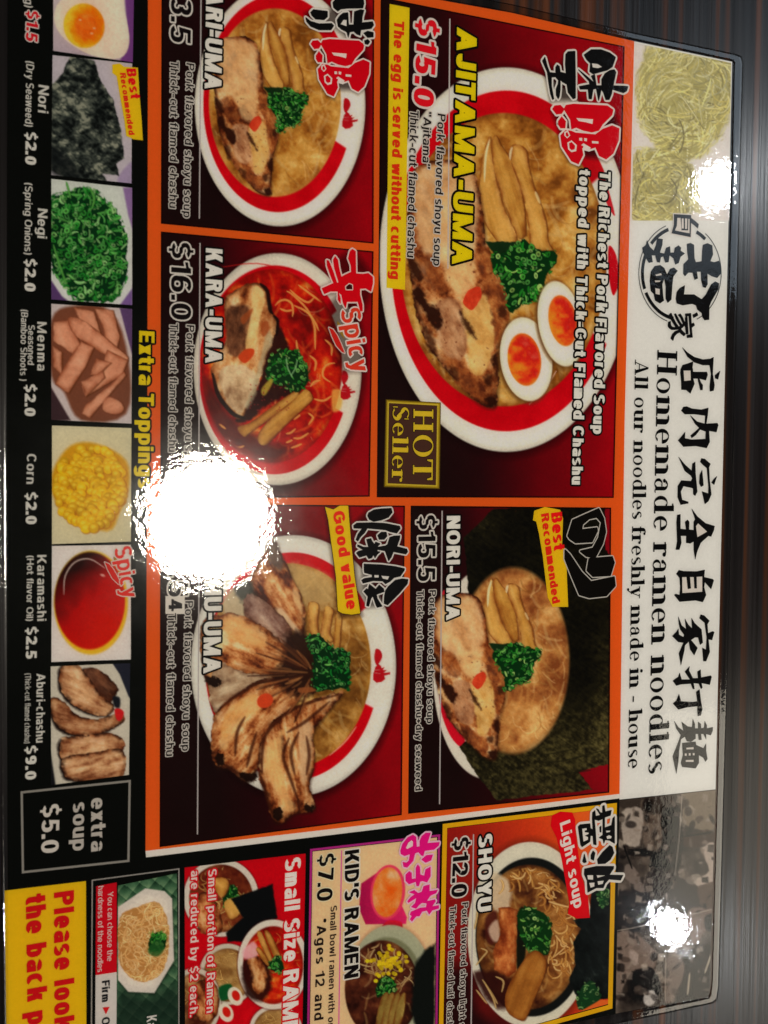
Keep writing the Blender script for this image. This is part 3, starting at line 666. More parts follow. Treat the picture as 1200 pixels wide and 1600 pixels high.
def toppings(cv, f, s, eggs=False, seed=3):
    """bamboo shoots, flamed pork and spring onions; f maps the large bowl's photo pixels, s is its scale"""
    t = lambda pts: [f(x, y) for x, y in pts]
    em = cv.nid('bamboo_shoots'); ep = cv.nid('pork_slice'); en = cv.nid('spring_onions')
    slab(cv, t([(765, 214), (770, 255), (777, 290), (789, 330), (806, 368), (800, 389), (790, 394), (773, 374), (754, 343), (747, 300), (751, 260), (757, 230)]), seed, 75, em, off=.58, hl=t([(764, 219), (758, 245), (756, 285)]))
    slab(cv, t(B1(40, 640, 75, 600, 130, 700, 190, 780, 230, 880, 275, 1010, 312, 1200, 325, 1400, 316, 1435, 262, 1452, 200, 1310, 140, 1160, 98, 1010, 60, 880, 38, 720)), seed + 1, 72, em, off=.36)
    slab(cv, t(B1(205, 690, 262, 676, 330, 725, 348, 850, 384, 1000, 425, 1110, 490, 1300, 508, 1480, 545, 1560, 380, 1545, 352, 1400, 312, 1150, 252, 950, 206, 830)), seed + 2, 72, em, off=.52, hl=t(B1(210, 695, 196, 740, 192, 800)))
    cv.stroke(t(B1(404, 1070, 420, 1110, 440, 1160)), 2.2 * s, (236, 222, 170), None, .7, 2)
    # pork
    body = [(645, 268), (690, 250), (735, 262), (752, 320), (758, 378)] + B2(500, 20, 562, 180, 600, 320, 612, 440, 566, 590, 558, 720, 545, 880, 505, 905, 430, 872, 335, 775, 222, 645, 152, 520, 108, 400, 84, 270, 62, 110) + [(636, 350)]
    cv.poly(t([(x + 2, y + 4) for x, y in body]), (70, 36, 14), 6, .6)
    cv.poly(t(body), tex(cv, PORK, seed + 9, 60, 24 * s + 2, 9 * s + 1, 2.6, .50, CHAR, 9 * s, 1.0), 1.6, 1, True, 3 * s, 8, ep, seed=seed)
    lo = [(648, 275), (700, 258), (738, 280), (745, 350), (735, 400), (690, 410), (655, 380)]
    cv.poly(t(lo), tex(cv, [(0, (172, 118, 72)), (.4, (208, 168, 118)), (1, (230, 206, 164))], seed + 3, 70, 20, 8, 1.6, .6), 8, .8, True, 4 * s)
    cv.poly(t(B2(220, 320, 340, 325, 392, 500, 350, 645, 262, 610, 215, 480)), tex(cv, [(0, (140, 88, 58)), (.5, (184, 136, 98)), (1, (210, 172, 134))], seed + 4, 60, 14 * s, 5 * s, 2.4, .5), 5 * s, .85, True, 3 * s)
    cv.poly(t(B2(360, 330, 500, 290, 542, 450, 520, 610, 470, 720, 405, 710, 388, 560)), tex(cv, [(0, (186, 136, 68)), (.5, (214, 176, 104)), (1, (226, 198, 136))], seed + 5, 60, 16 * s, 7 * s, 2.0, .55), 5 * s, .9, True, 3 * s)
    cv.poly(t(B2(250, 70, 400, 60, 430, 180, 400, 270, 330, 280, 270, 190)), (222, 190, 138), 8 * s, .7, True, 4 * s)
    rb = tex(cv, [(0, (92, 40, 22)), (.5, (150, 78, 36)), (1, (196, 130, 70))], seed + 6, 70, 10 * s, 6 * s, 2.8, .45)
    cv.poly(t(B2(450, 60, 520, 60, 580, 200, 605, 340, 608, 440, 560, 560, 528, 480, 520, 380, 480, 250, 440, 130)), rb, 5 * s, .85, True, 4 * s)
    cv.poly(t(B2(110, 100, 200, 60, 250, 150, 280, 260, 220, 280, 150, 220)), rb, 6 * s, .65, True, 4 * s)
    cv.poly(t(B2(270, 640, 345, 655, 410, 720, 480, 760, 470, 860, 400, 830, 320, 760)), rb, 5 * s, .85, True, 4 * s)
    dk = (44, 17, 10)
    for q, a in ((B2(95, 245, 132, 245, 165, 325, 212, 350, 248, 420, 228, 478, 180, 440, 138, 360, 92, 300), .95), (B2(58, 80, 95, 95, 140, 190, 118, 212, 75, 160), .85),
                 (B2(342, 372, 382, 420, 436, 530, 398, 492, 366, 450), .8), (B2(556, 350, 595, 350, 600, 400, 560, 410), .7), (B2(518, 640, 558, 598, 562, 700, 535, 680), .9),
                 (B2(488, 855, 540, 835, 548, 893, 508, 905), .95), (B2(150, 470, 190, 500, 210, 600, 170, 590), .6), (B2(290, 680, 330, 700, 330, 760, 300, 740), .6), (B2(480, 740, 520, 730, 515, 780, 485, 775), .7)):
        cv.poly(t(q), dk, 4 * s + 1, a, True, 3.5 * s, 5, seed=seed)
    r = random.Random(seed)
    for i in range(70):
        a = r.random(); x = 640 + 150 * r.random(); y = 400 + 225 * r.random()
        if cv.ID is not None:
            px, py = f(x, y); w = cv.win(px - 1, py - 1, px + 1, py + 1)
            if w is None or cv.ID[w].size == 0 or cv.ID[w].flat[0] != ep: continue
        cv.ell(px, py, r.uniform(.8, 2.4) * s, r.uniform(.6, 1.6) * s, (96, 40, 20), r.uniform(0, 180), 1.5, r.uniform(.35, .85))
    cv.poly(t(B2(366, 305, 398, 258, 450, 240, 466, 290, 432, 350, 404, 370, 368, 338)), tex(cv, [(0, (186, 44, 22)), (1, (222, 92, 56))], 4, 0, 6, 6, 1.5, .4), 1.5, 1, True, 1)
    # onions
    cv.poly(t(B2(485, -10, 540, 75, 560, 110, 640, 40, 660, -10, 600, -5)), (10, 40, 18), 2, .95, False, 2)
    herb(cv, t(B2(530, 62, 600, 50, 650, 10, 700, -20, 755, 30, 872, 55, 872, 112, 822, 180, 802, 292, 742, 322, 690, 332, 655, 372, 612, 372, 600, 280, 562, 190, 518, 120)), int(190), seed + 2, en, s * 1.15)
    if eggs:
        for (cx, cy, rx, ry, rot, yx, yy, yw, yh, sd) in ((710, 640, 142, 232, -8, 700, 642, 92, 146, 5), (900, 445, 122, 238, -10, 912, 428, 78, 142, 8)):
            e = cv.nid('egg_half'); p = B2(cx, cy)[0]; y = B2(yx, yy)[0]; k = 3.529
            egg(cv, p, rx / k, ry / k, rot, y, yw / k, yh / k, e, sd)

def emblem(cv, x, y, s):
    r = (176, 18, 30); f = lambda *v: [(x + v[i] * s, y + v[i + 1] * s) for i in range(0, len(v), 2)]
    cv.poly(f(-3, -24, 3, -22, 6, -14, 3, -6, -2, -1, -5, -8, -5, -17), r, 1.3)
    cv.poly(f(-4, 2, 0, -3, 4, 0, 5, 3, 9, 2, 7, 6, 12, 6, 8, 10, 17, 9, 17, 12, 9, 14, 10, 19, 5, 23, -2, 24, -7, 20, -7, 12), r, 1.3, 1, False)
    for q in (f(-5, 6, 3, 6), f(-5, 10, 3, 11)): cv.stroke(q, .5, (214, 190, 184), None, .5, 1)
def bg_dark(cv, lo=(27, 10, 11), hi=(152, 4, 18), tilt=.25, p0=.25, edge=3):
    t = np.clip((cv.U - .16 + .22 * (.5 - cv.V)) / .72, 0, 1)
    cv.C[:] = ramp(t, [(0, lo), (.25, (40, 8, 12)), (.6, (104, 4, 14)), (1, hi)])
    n = fbm(cv.X / 40, cv.Y / 40, 5, 3)[..., None]; cv.C *= .92 + .16 * n
def border(cv, px=2.2, col=(16, 4, 5)):
    ny, nx = cv.U.shape; i = np.arange(nx)[None, :]; j = np.arange(ny)[:, None]; d = np.minimum(np.minimum(i, nx - 1 - i), np.minimum(j, ny - 1 - j)) * 1.3
    cv.put((slice(None), slice(None)), np.clip((px - d) / 1.5 + .5, 0, 1), srgb(col))

# ---- the five large dishes
def panel_egg(root):
    cv = Canvas([(594, -4), (975, 73), (958, 778), (588, 777)], (30, 8, 10)); bg_dark(cv)
    bowl(cv, (790, 406), 198, 300, (790, 408), 180, 266, (-32, 30), cv.nid('bowl_rim'))
    eb = cv.nid('broth'); broth(cv, (786, 406), 161, 229, eb, seed=4, nn=150)
    # red marks in the gap of the band
    for q in (Z3(380, 750, 420, 800, 480, 1010, 430, 930), ): cv.poly(q, (190, 4, 20), 1.5, .9)
    cv.poly([(950, 385), (962, 400), (966, 440), (957, 462), (950, 430)], (190, 4, 24), 1.5)
    n = cv.nid('')
    cv.stroke([(868, 580), (852, 605), (826, 632)], 1.2, (240, 200, 190), None, .7, 1.2)
    toppings(cv, lambda x, y: (x, y), 1.0, True, 3)
    cv.names[n] = 'bowl_gloss'
    for q in (B1(540, 380, 560, 350, 610, 345, 1000, 350, 1050, 385, 1100, 540, 1095, 640, 1050, 750, 990, 800, 930, 770, 800, 760, 760, 840, 700, 815, 620, 690, 600, 540), Q(835, 70, 8)(90, 200, 120, 160, 260, 330, 380, 120, 500, 90, 505, 500, 500, 680, 300, 680, 200, 690, 160, 500)): cv.poly([(x, y + 3) for x, y in q], (16, 4, 4), 11, .7, False)
    border(cv); cv.blur_noise(.05, 2.6)
    return cv.build('dish_panel', root, 8, 'dish panel with the large bowl topped by two egg halves')
def panel_plain(root):
    cv = Canvas([(252, -74), (584, -8), (583, 381), (251, 350)], (30, 8, 10)); bg_dark(cv)
    bowl(cv, (437, 165), 133, 189, (434, 162), 117, 170, (-28, 25), cv.nid('bowl_rim'))
    broth(cv, (429, 161), 103, 147, cv.nid('broth'), seed=14, nn=110, edge=(190, 150, 80))
    toppings(cv, lambda x, y: (449 + (x - 817) * .635, 175 + (y - 437) * (.63 if y < 437 else .655)), .65, False, 23)
    emblem(cv, 541, 178, 1.0)
    cv.poly([(484 + (x - 861) * .88, 65 + (y - 163) * .95) for x, y in B1(540, 380, 560, 350, 610, 345, 1000, 350, 1050, 385, 1100, 540, 1095, 640, 1050, 750, 990, 800, 930, 770, 800, 760, 760, 840, 700, 815, 620, 690, 600, 540)], (16, 4, 4), 10, .65, False)
    cv.poly(Q(465, 0, 9.23)(100, 200, 200, 140, 450, 160, 540, -60, 950, -60, 1100, 330, 1100, 560, 1000, 680, 700, 560, 540, 420, 460, 470, 250, 440, 110, 340), (16, 4, 4), 10, .6, False); border(cv); cv.blur_noise(.05, 2.6)
    return cv.build('dish_panel', root, 8, 'dish panel with the plain bowl of brown soup, cut by the top of the photo')
def panel_kara(root):
    cv = Canvas([(251, 362), (583, 393), (577, 776), (250, 780)], (30, 8, 10)); bg_dark(cv)
    bowl(cv, (433, 577), 131, 181, (428, 578), 118, 163, (-35, 25), cv.nid('bowl_rim'), (214, 208, 196))
    cv.stroke([(345, 418), (400, 412), (450, 424), (480, 445)], 1.0, (200, 30, 30), None, .7, 1.2)
    clip = broth(cv, (424, 572), 110, 151, cv.nid('broth'), KARA, 31, (90, 8, 8), off=.42, gain=1.8, nn=55, ncol=((226, 132, 50), (214, 96, 36)), na=.4)
    cv.poly(B3(60, 860, 200, 1100, 420, 1260, 560, 1330, 480, 1400, 280, 1330, 120, 1200, 40, 1000), (74, 14, 12), 14, .8)
    for q in ((490, 400, 520, 372, 560, 365, 596, 390, 604, 440, 600, 470), (565, 310, 600, 330, 690, 420, 738, 520, 745, 600, 745, 680), (610, 400, 690, 440, 740, 500, 768, 560), (520, 420, 560, 435, 600, 430), (585, 300, 640, 350, 700, 380, 740, 350),
              (625, 625, 635, 690, 660, 740), (712, 722, 750, 760, 742, 820), (872, 768, 820, 780, 795, 820, 800, 860, 842, 890), (776, 880, 740, 890, 716, 918), (560, 1222, 590, 1215, 620, 1190), (606, 1250, 650, 1250, 702, 1218),
              (592, 1312, 630, 1300, 660, 1286), (702, 1090, 732, 1118, 704, 1162), (560, 1280, 600, 1262), (130, 1160, 172, 1190), (200, 1285, 250, 1310, 290, 1300), (810, 620, 850, 660, 850, 720), (640, 270, 720, 330, 790, 380), (800, 1200, 840, 1150), (740, 1000, 800, 1010, 850, 980), (610, 1130, 650, 1100)):
        cv.stroke(B3(*q), 2.0, (232, 176, 92), (198, 96, 40), .85, 1.4, .6, clip=clip)
    cv.poly(B3(860, 940, 920, 950, 910, 1060, 860, 1080, 850, 1000), (222, 176, 80), 4, .8, clip=None)
    ep = cv.nid('pork_slice'); em = cv.nid('bamboo_shoots'); en = cv.nid('spring_onions')
    cv.poly(B3(420, 330, 470, 430, 510, 520, 580, 690, 580, 900, 600, 960, 450, 1030, 330, 1130, 240, 1140, 320, 1000, 400, 850), (40, 16, 14), 4, .92, True, 3)
    body = B3(182, 342, 300, 268, 392, 258, 442, 330, 452, 430, 500, 500, 486, 600, 440, 720, 385, 900, 335, 1000, 290, 1108, 240, 1118, 170, 1050, 118, 930, 78, 825, 100, 760, 180, 600, 168, 450)
    cv.poly(body, tex(cv, PORK, 44, 105, 24, 7, 2.2, .62, CHAR, 5, .8), 1.6, 1, True, 2, 8, ep)
    cv.poly(B3(185, 420, 300, 400, 340, 470, 310, 560, 320, 640, 260, 720, 190, 700, 175, 560), tex(cv, [(0, (62, 32, 22)), (.5, (108, 64, 42)), (1, (150, 100, 70))], 45, 100, 12, 4, 2.4, .5), 5, .95, True, 3)
    cv.poly(B3(350, 285, 400, 290, 425, 360, 390, 500, 370, 640, 330, 760, 290, 800, 300, 650, 330, 480), tex(cv, [(0, (196, 150, 84)), (1, (232, 206, 150))], 46, 100, 14, 5, 2, .6), 3, .95, True, 2)
    cv.poly(B3(130, 820, 260, 780, 340, 820, 370, 900, 300, 1060, 240, 1090, 170, 1000), tex(cv, [(0, (150, 118, 88)), (.5, (200, 176, 142)), (1, (222, 204, 172))], 47, 100, 10, 6, 2.4, .5), 4, .9, True, 3)
    cv.poly(B3(440, 560, 470, 620, 400, 800, 370, 960, 320, 1060, 300, 1040, 350, 900, 390, 760), (176, 170, 140), 4, .6, True, 2)
    for q in (((90, 840, 120, 960, 170, 1040, 230, 1100, 290, 1120), 3.4), ((395, 262, 440, 310, 455, 420, 470, 450), 3), ((480, 468, 506, 500, 500, 590), 2.4)): cv.stroke(B3(*q[0]), q[1], (28, 14, 12), None, .9, 2)
    for q in (B3(270, 480, 340, 420, 340, 450, 290, 520), B3(400, 520, 440, 500, 450, 560, 410, 600)): cv.poly(q, (160, 76, 36), 3, .8)
    cv.poly(B3(256, 722, 300, 680, 352, 680, 350, 720, 300, 770, 262, 748), (196, 70, 30), 2)
    slab(cv, B3(248, 1182, 330, 1150, 480, 1040, 615, 950, 642, 968, 600, 1032, 450, 1130, 330, 1212, 290, 1242), 51, -35, em, off=.45)
    slab(cv, B3(388, 1212, 462, 1122, 600, 1010, 682, 938, 730, 990, 690, 1042, 540, 1182, 432, 1292, 380, 1272), 52, -38, em, off=.42)
    herb(cv, B3(470, 720, 560, 685, 640, 700, 682, 790, 708, 860, 662, 942, 604, 952, 540, 905, 470, 885, 428, 820), 120, 61, en, .85)
    cv.stroke(B3(560, 730, 570, 800, 600, 860), 1, (150, 196, 140), None, .8); cv.stroke(B3(590, 850, 620, 800, 630, 750), 1, (150, 196, 140), None, .8)
    cv.poly(B3(405, 930, 460, 870, 475, 890, 430, 970, 405, 970), (186, 160, 60), 3, .9)
    r = random.Random(5)
    for i in range(40): cv.ell(*B3(r.uniform(330, 580), r.uniform(900, 1080))[0], 1.1, .9, (150, 40, 40), 0, 1.3, .7)
    emblem(cv, 538, 602, .95); cv.poly(Q(495, 380, 7.44)(40, 520, 200, 450, 110, 200, 260, 160, 380, 90, 450, 100, 640, 370, 630, 580, 540, 800, 500, 900, 570, 1350, 560, 1490, 300, 1500, 260, 1320, 130, 1080, 130, 720, 220, 600, 80, 600), (16, 6, 6), 12, .5, False); border(cv); cv.blur_noise(.05, 2.6)
    return cv.build('dish_panel', root, 8, 'dish panel with the red spicy soup')
def panel_chashu(root):
    cv = Canvas([(250, 787), (632, 790), (627, 1273), (249, 1323)], (30, 8, 10)); bg_dark(cv, hi=(144, 6, 18))
    bowl(cv, (458, 1040), 160, 204, (456, 1041), 136, 178, (-32, 22), cv.nid('bowl_rim'), (216, 212, 204))
    broth(cv, (450, 1040), 129, 160, cv.nid('broth'), [(0, (104, 62, 22)), (.4, (146, 98, 40)), (.7, (176, 130, 62)), (1, (206, 170, 104))], 71, (190, 140, 50), nn=110)
    cv.poly(B4(450, 200, 600, 230, 690, 290, 700, 420, 560, 420, 500, 320), (196, 170, 118), 14, .75, True, 6)
    cv.poly(B4(130, 360, 250, 300, 300, 480, 250, 520, 140, 480), (196, 184, 158), 8, .85)
    cv.stroke(B4(820, 1050, 760, 1130, 680, 1200), 1.0, (226, 190, 150), None, .8)
    em = cv.nid('bamboo_shoots'); en = cv.nid('spring_onions')
    for i, q in enumerate((B4(572, 405, 622, 415, 618, 500, 622, 570, 590, 590, 572, 500), B4(660, 425, 700, 440, 690, 500, 682, 560, 700, 600, 665, 610, 632, 570, 648, 480), B4(714, 468, 742, 478, 738, 560, 730, 640, 700, 640, 706, 560))):
        slab(cv, q, 80 + i, 85, em, off=.6)
    def pk(q, seed, ang, off=.55, ea=.9, sx=26, sy=5, stops=PORK, ew=7):
        e = cv.nid('pork_slice'); p = B4(*q); cv.poly([(x + 1, y + 3) for x, y in p], (40, 18, 10), 6, .7)
        cv.poly(p, tex(cv, stops, seed, ang, sx, sy, 2.5, off, CHAR, ew, ea), 1.6, 1, True, 3, 7, e, seed=seed)
    pk((372, 80, 392, 78, 420, 130, 490, 280, 540, 390, 555, 520, 530, 580, 440, 500, 370, 425, 280, 350, 262, 270, 330, 170), 91, 58, .40)
    cv.poly(B4(372, 75, 400, 80, 440, 190, 420, 240, 370, 200, 350, 130), (96, 80, 74), 8, .85, True, 4)
    cv.poly(B4(400, 440, 440, 440, 530, 560, 520, 575, 440, 500), (222, 196, 160), 5, .85, True, 2)
    cv.poly(B4(490, 330, 520, 350, 540, 460, 510, 430, 490, 380), (226, 190, 138), 4, .8, True, 2)
    cv.poly(B4(190, 330, 260, 290, 290, 370, 270, 410, 210, 380), (50, 52, 46), 10, .9, True, 5)
    pk((270, 352, 370, 422, 470, 520, 480, 640, 400, 590, 300, 520, 240, 470, 235, 400), 92, 50, .5, .5, 20, 6, [(0, (110, 72, 62)), (.5, (164, 132, 118)), (1, (206, 184, 166))])
    pk((20, 500, 110, 468, 180, 458, 290, 500, 410, 590, 480, 690, 470, 760, 330, 790, 230, 770, 110, 850, 40, 820, 10, 650), 93, 25, .62)
    cv.poly(B4(140, 480, 250, 500, 350, 570, 330, 640, 220, 620, 140, 560), tex(cv, [(0, (200, 140, 70)), (1, (232, 196, 140))], 7, 30, 20, 7, 2, .6), 7, .8, True, 4)
    pk((100, 720, 240, 770, 380, 780, 330, 830, 180, 900, 90, 975, 55, 880), 94, -20, .7, .5, 26, 6, [(0, (120, 90, 70)), (.5, (176, 150, 122)), (1, (206, 188, 160))])
    pk((90, 975, 180, 890, 340, 800, 470, 810, 520, 900, 450, 990, 350, 1080, 330, 1200, 300, 1290, 240, 1335, 160, 1270, 82, 1250, 66, 1130, 76, 1020), 95, -48, .52, 1.0)
    cv.poly(B4(150, 960, 250, 890, 330, 890, 320, 960, 220, 1040, 150, 1160, 110, 1150, 120, 1040), tex(cv, [(0, (204, 148, 76)), (1, (232, 200, 146))], 9, -50, 20, 7, 2, .6), 6, .8, True, 4)
    pk((330, 1100, 440, 980, 590, 910, 735, 868, 744, 885, 650, 1000, 596, 1090, 604, 1240, 578, 1350, 604, 1478, 505, 1500, 432, 1548, 382, 1528, 350, 1400, 312, 1300), 96, 82, .56, 1.0, 34, 4.5)
    for q, c in (((360, 1140, 400, 1100, 440, 1080, 430, 1250, 470, 1400, 500, 1480, 460, 1490, 400, 1380, 340, 1260), (226, 188, 126)), ((520, 1060, 580, 1030, 590, 1180, 560, 1330, 530, 1320, 520, 1200), (206, 176, 140))):
        cv.poly(B4(*q), c, 7, .7, True, 4)
    for q in ((100, 965, 200, 885, 330, 815, 450, 800), (330, 1290, 330, 1190, 350, 1090, 450, 985, 560, 930, 740, 880), (120, 1240, 200, 1290, 290, 1330), (470, 1110, 440, 1200, 470, 1300, 520, 1440), (520, 1080, 480, 1180, 500, 1300), (380, 1500, 350, 1400, 320, 1300), (460, 1080, 560, 1020, 680, 920), (560, 1100, 575, 1200, 560, 1300), (300, 1080, 270, 1180, 250, 1260), (240, 1000, 200, 1080, 190, 1200)):
        cv.stroke(B4(*q), 2.6, (62, 26, 14), None, .75, 3, .7)
    for q in (((88, 1190, 130, 1200, 125, 1255, 90, 1240)), ((390, 1480, 430, 1470, 435, 1530, 395, 1535)), ((215, 1290, 300, 1290, 295, 1330, 240, 1335)), ((560, 1450, 605, 1470, 590, 1490, 550, 1485)), ((40, 790, 110, 800, 100, 845, 50, 830))): cv.poly(B4(*q), (26, 12, 8), 3, .95, True, 4, 4)
    cv.poly(B4(470, 560, 600, 590, 650, 700, 640, 850, 520, 900, 400, 820, 370, 770, 440, 700), (40, 18, 12), 10, .95, True, 7)
    r = random.Random(4)
    for i in range(46):
        a = math.radians(r.uniform(120, 260)); x0, y0 = B4(600, 770)[0]; r0, r1 = r.uniform(8, 45), r.uniform(40, 105); c, s_ = math.cos(a), math.sin(a)
        cv.stroke([(x0 + c * r0, y0 - s_ * r0 * .8), (x0 + c * (r0 + r1) / 2 + 2, y0 - s_ * (r0 + r1) * .4), (x0 + c * r1, y0 - s_ * r1 * .8)], r.uniform(.8, 2.2), r.choice([(56, 24, 14), (120, 66, 36), (176, 116, 66), (44, 18, 12), (150, 90, 50)]), None, r.uniform(.4, .75), 2.2)
    cv.poly(B4(520, 850, 590, 845, 605, 865, 530, 875), (150, 84, 44), 2.5, .9)
    cv.ell(*B4(345, 915)[0], 13, 11, (200, 70, 34), -30, 2)
    herb(cv, B4(560, 592, 620, 568, 700, 640, 782, 668, 786, 780, 785, 845, 740, 850, 620, 862, 596, 800, 604, 700), 170, 62, en, .85, (6, 44, 18), ((12, 96, 34), (18, 120, 42), (28, 142, 52), (14, 84, 30), (74, 172, 72), (120, 200, 96)))
    emblem(cv, 590, 1040, 1.1); cv.poly(Q(540, 785, 9.143)(80, 330, 300, 120, 650, 80, 780, 380, 880, 700, 880, 1150, 600, 1480, 300, 1500, 220, 1280, 220, 850, 130, 720), (14, 6, 6), 10, .55, False)
    cv.poly([(507, 796), (545, 794), (565, 962), (530, 964)], (20, 8, 6), 9, .6, False); border(cv); cv.blur_noise(.05, 2.6)
    return cv.build('dish_panel', root, 8, 'dish panel with flamed pork slices fanned over the bowl')
def panel_nori(root):
    cv = Canvas([(641, 790), (954, 793), (951, 1238), (637, 1271)], (30, 8, 10)); bg_dark(cv, hi=(140, 8, 22))
    def nori(w, d=None):
        X, Y = cv.X[w], cv.Y[w]; n = fbm(X / 5, Y / 5, 3, 4); a, b = rotc(X, Y, 35); m = fbm(a / 30, b / 3, 9, 3); big = fbm(X / 55, Y / 55, 12, 3)
        v = np.clip((Y - 1060) / 120, 0, 1) * .5 + np.clip((X - 915) / 30, 0, 1) * np.clip((Y - 960) / 60, 0, 1) * .35 + np.clip(1 - np.hypot(X - 750, Y - 815) / 45, 0, 1) * .35
        return ramp((n * .5 + m * .25 + big * .25 - .5) * 1.3 * (.4 + v) + v * .62 + .08, [(0, (10, 9, 6)), (.3, (34, 30, 16)), (.6, (84, 76, 42)), (1, (140, 130, 84))])
    en = cv.nid('seaweed_sheet')
    cv.ell(760, 1052, 84, 165, (214, 206, 196), 0, 1.5, 1, cv.nid('bowl_rim'))
    cv.poly([(690, 925), (700, 930), (694, 985), (686, 1000), (684, 965)], (196, 30, 50), 1.5); cv.poly([(687, 1070), (700, 1100), (724, 1146), (722, 1168), (703, 1150), (688, 1110)], (200, 16, 40), 1.5)
    cv.poly(B5(180, 200, 330, 52, 600, 30, 915, 40, 916, 260, 945, 300, 945, 1372, 778, 1420, 848, 1512, 350, 1566, 240, 1424, 160, 1290, 200, 1250, 200, 420), nori, 1.6, 1, False, 2, 9, en)
    for q in ((580, 1370, 700, 1360, 930, 1300), (700, 1430, 840, 1410), (600, 1330, 760, 1300)): cv.stroke(B5(*q), 1.0, (30, 28, 16), None, .7, 1.6)
    broth(cv, (801, 1032), 88, 146, cv.nid('broth'), [(0, (130, 70, 34)), (.35, (168, 108, 56)), (.6, (190, 136, 74)), (1, (218, 180, 118))], 33, (70, 44, 22), 4, 22, .5, 2.2, 120, ((226, 192, 130), (198, 146, 80)), .4)
    def f(x, y): return (806 + (x - 817) * .735, 1042 + (y - 437) * (.62 if y < 437 else .72))
    toppings(cv, f, .72, False, 43)
    border(cv); cv.blur_noise(.05, 2.6)
    return cv.build('dish_panel', root, 8, 'dish panel with dark seaweed sheets round the bowl')

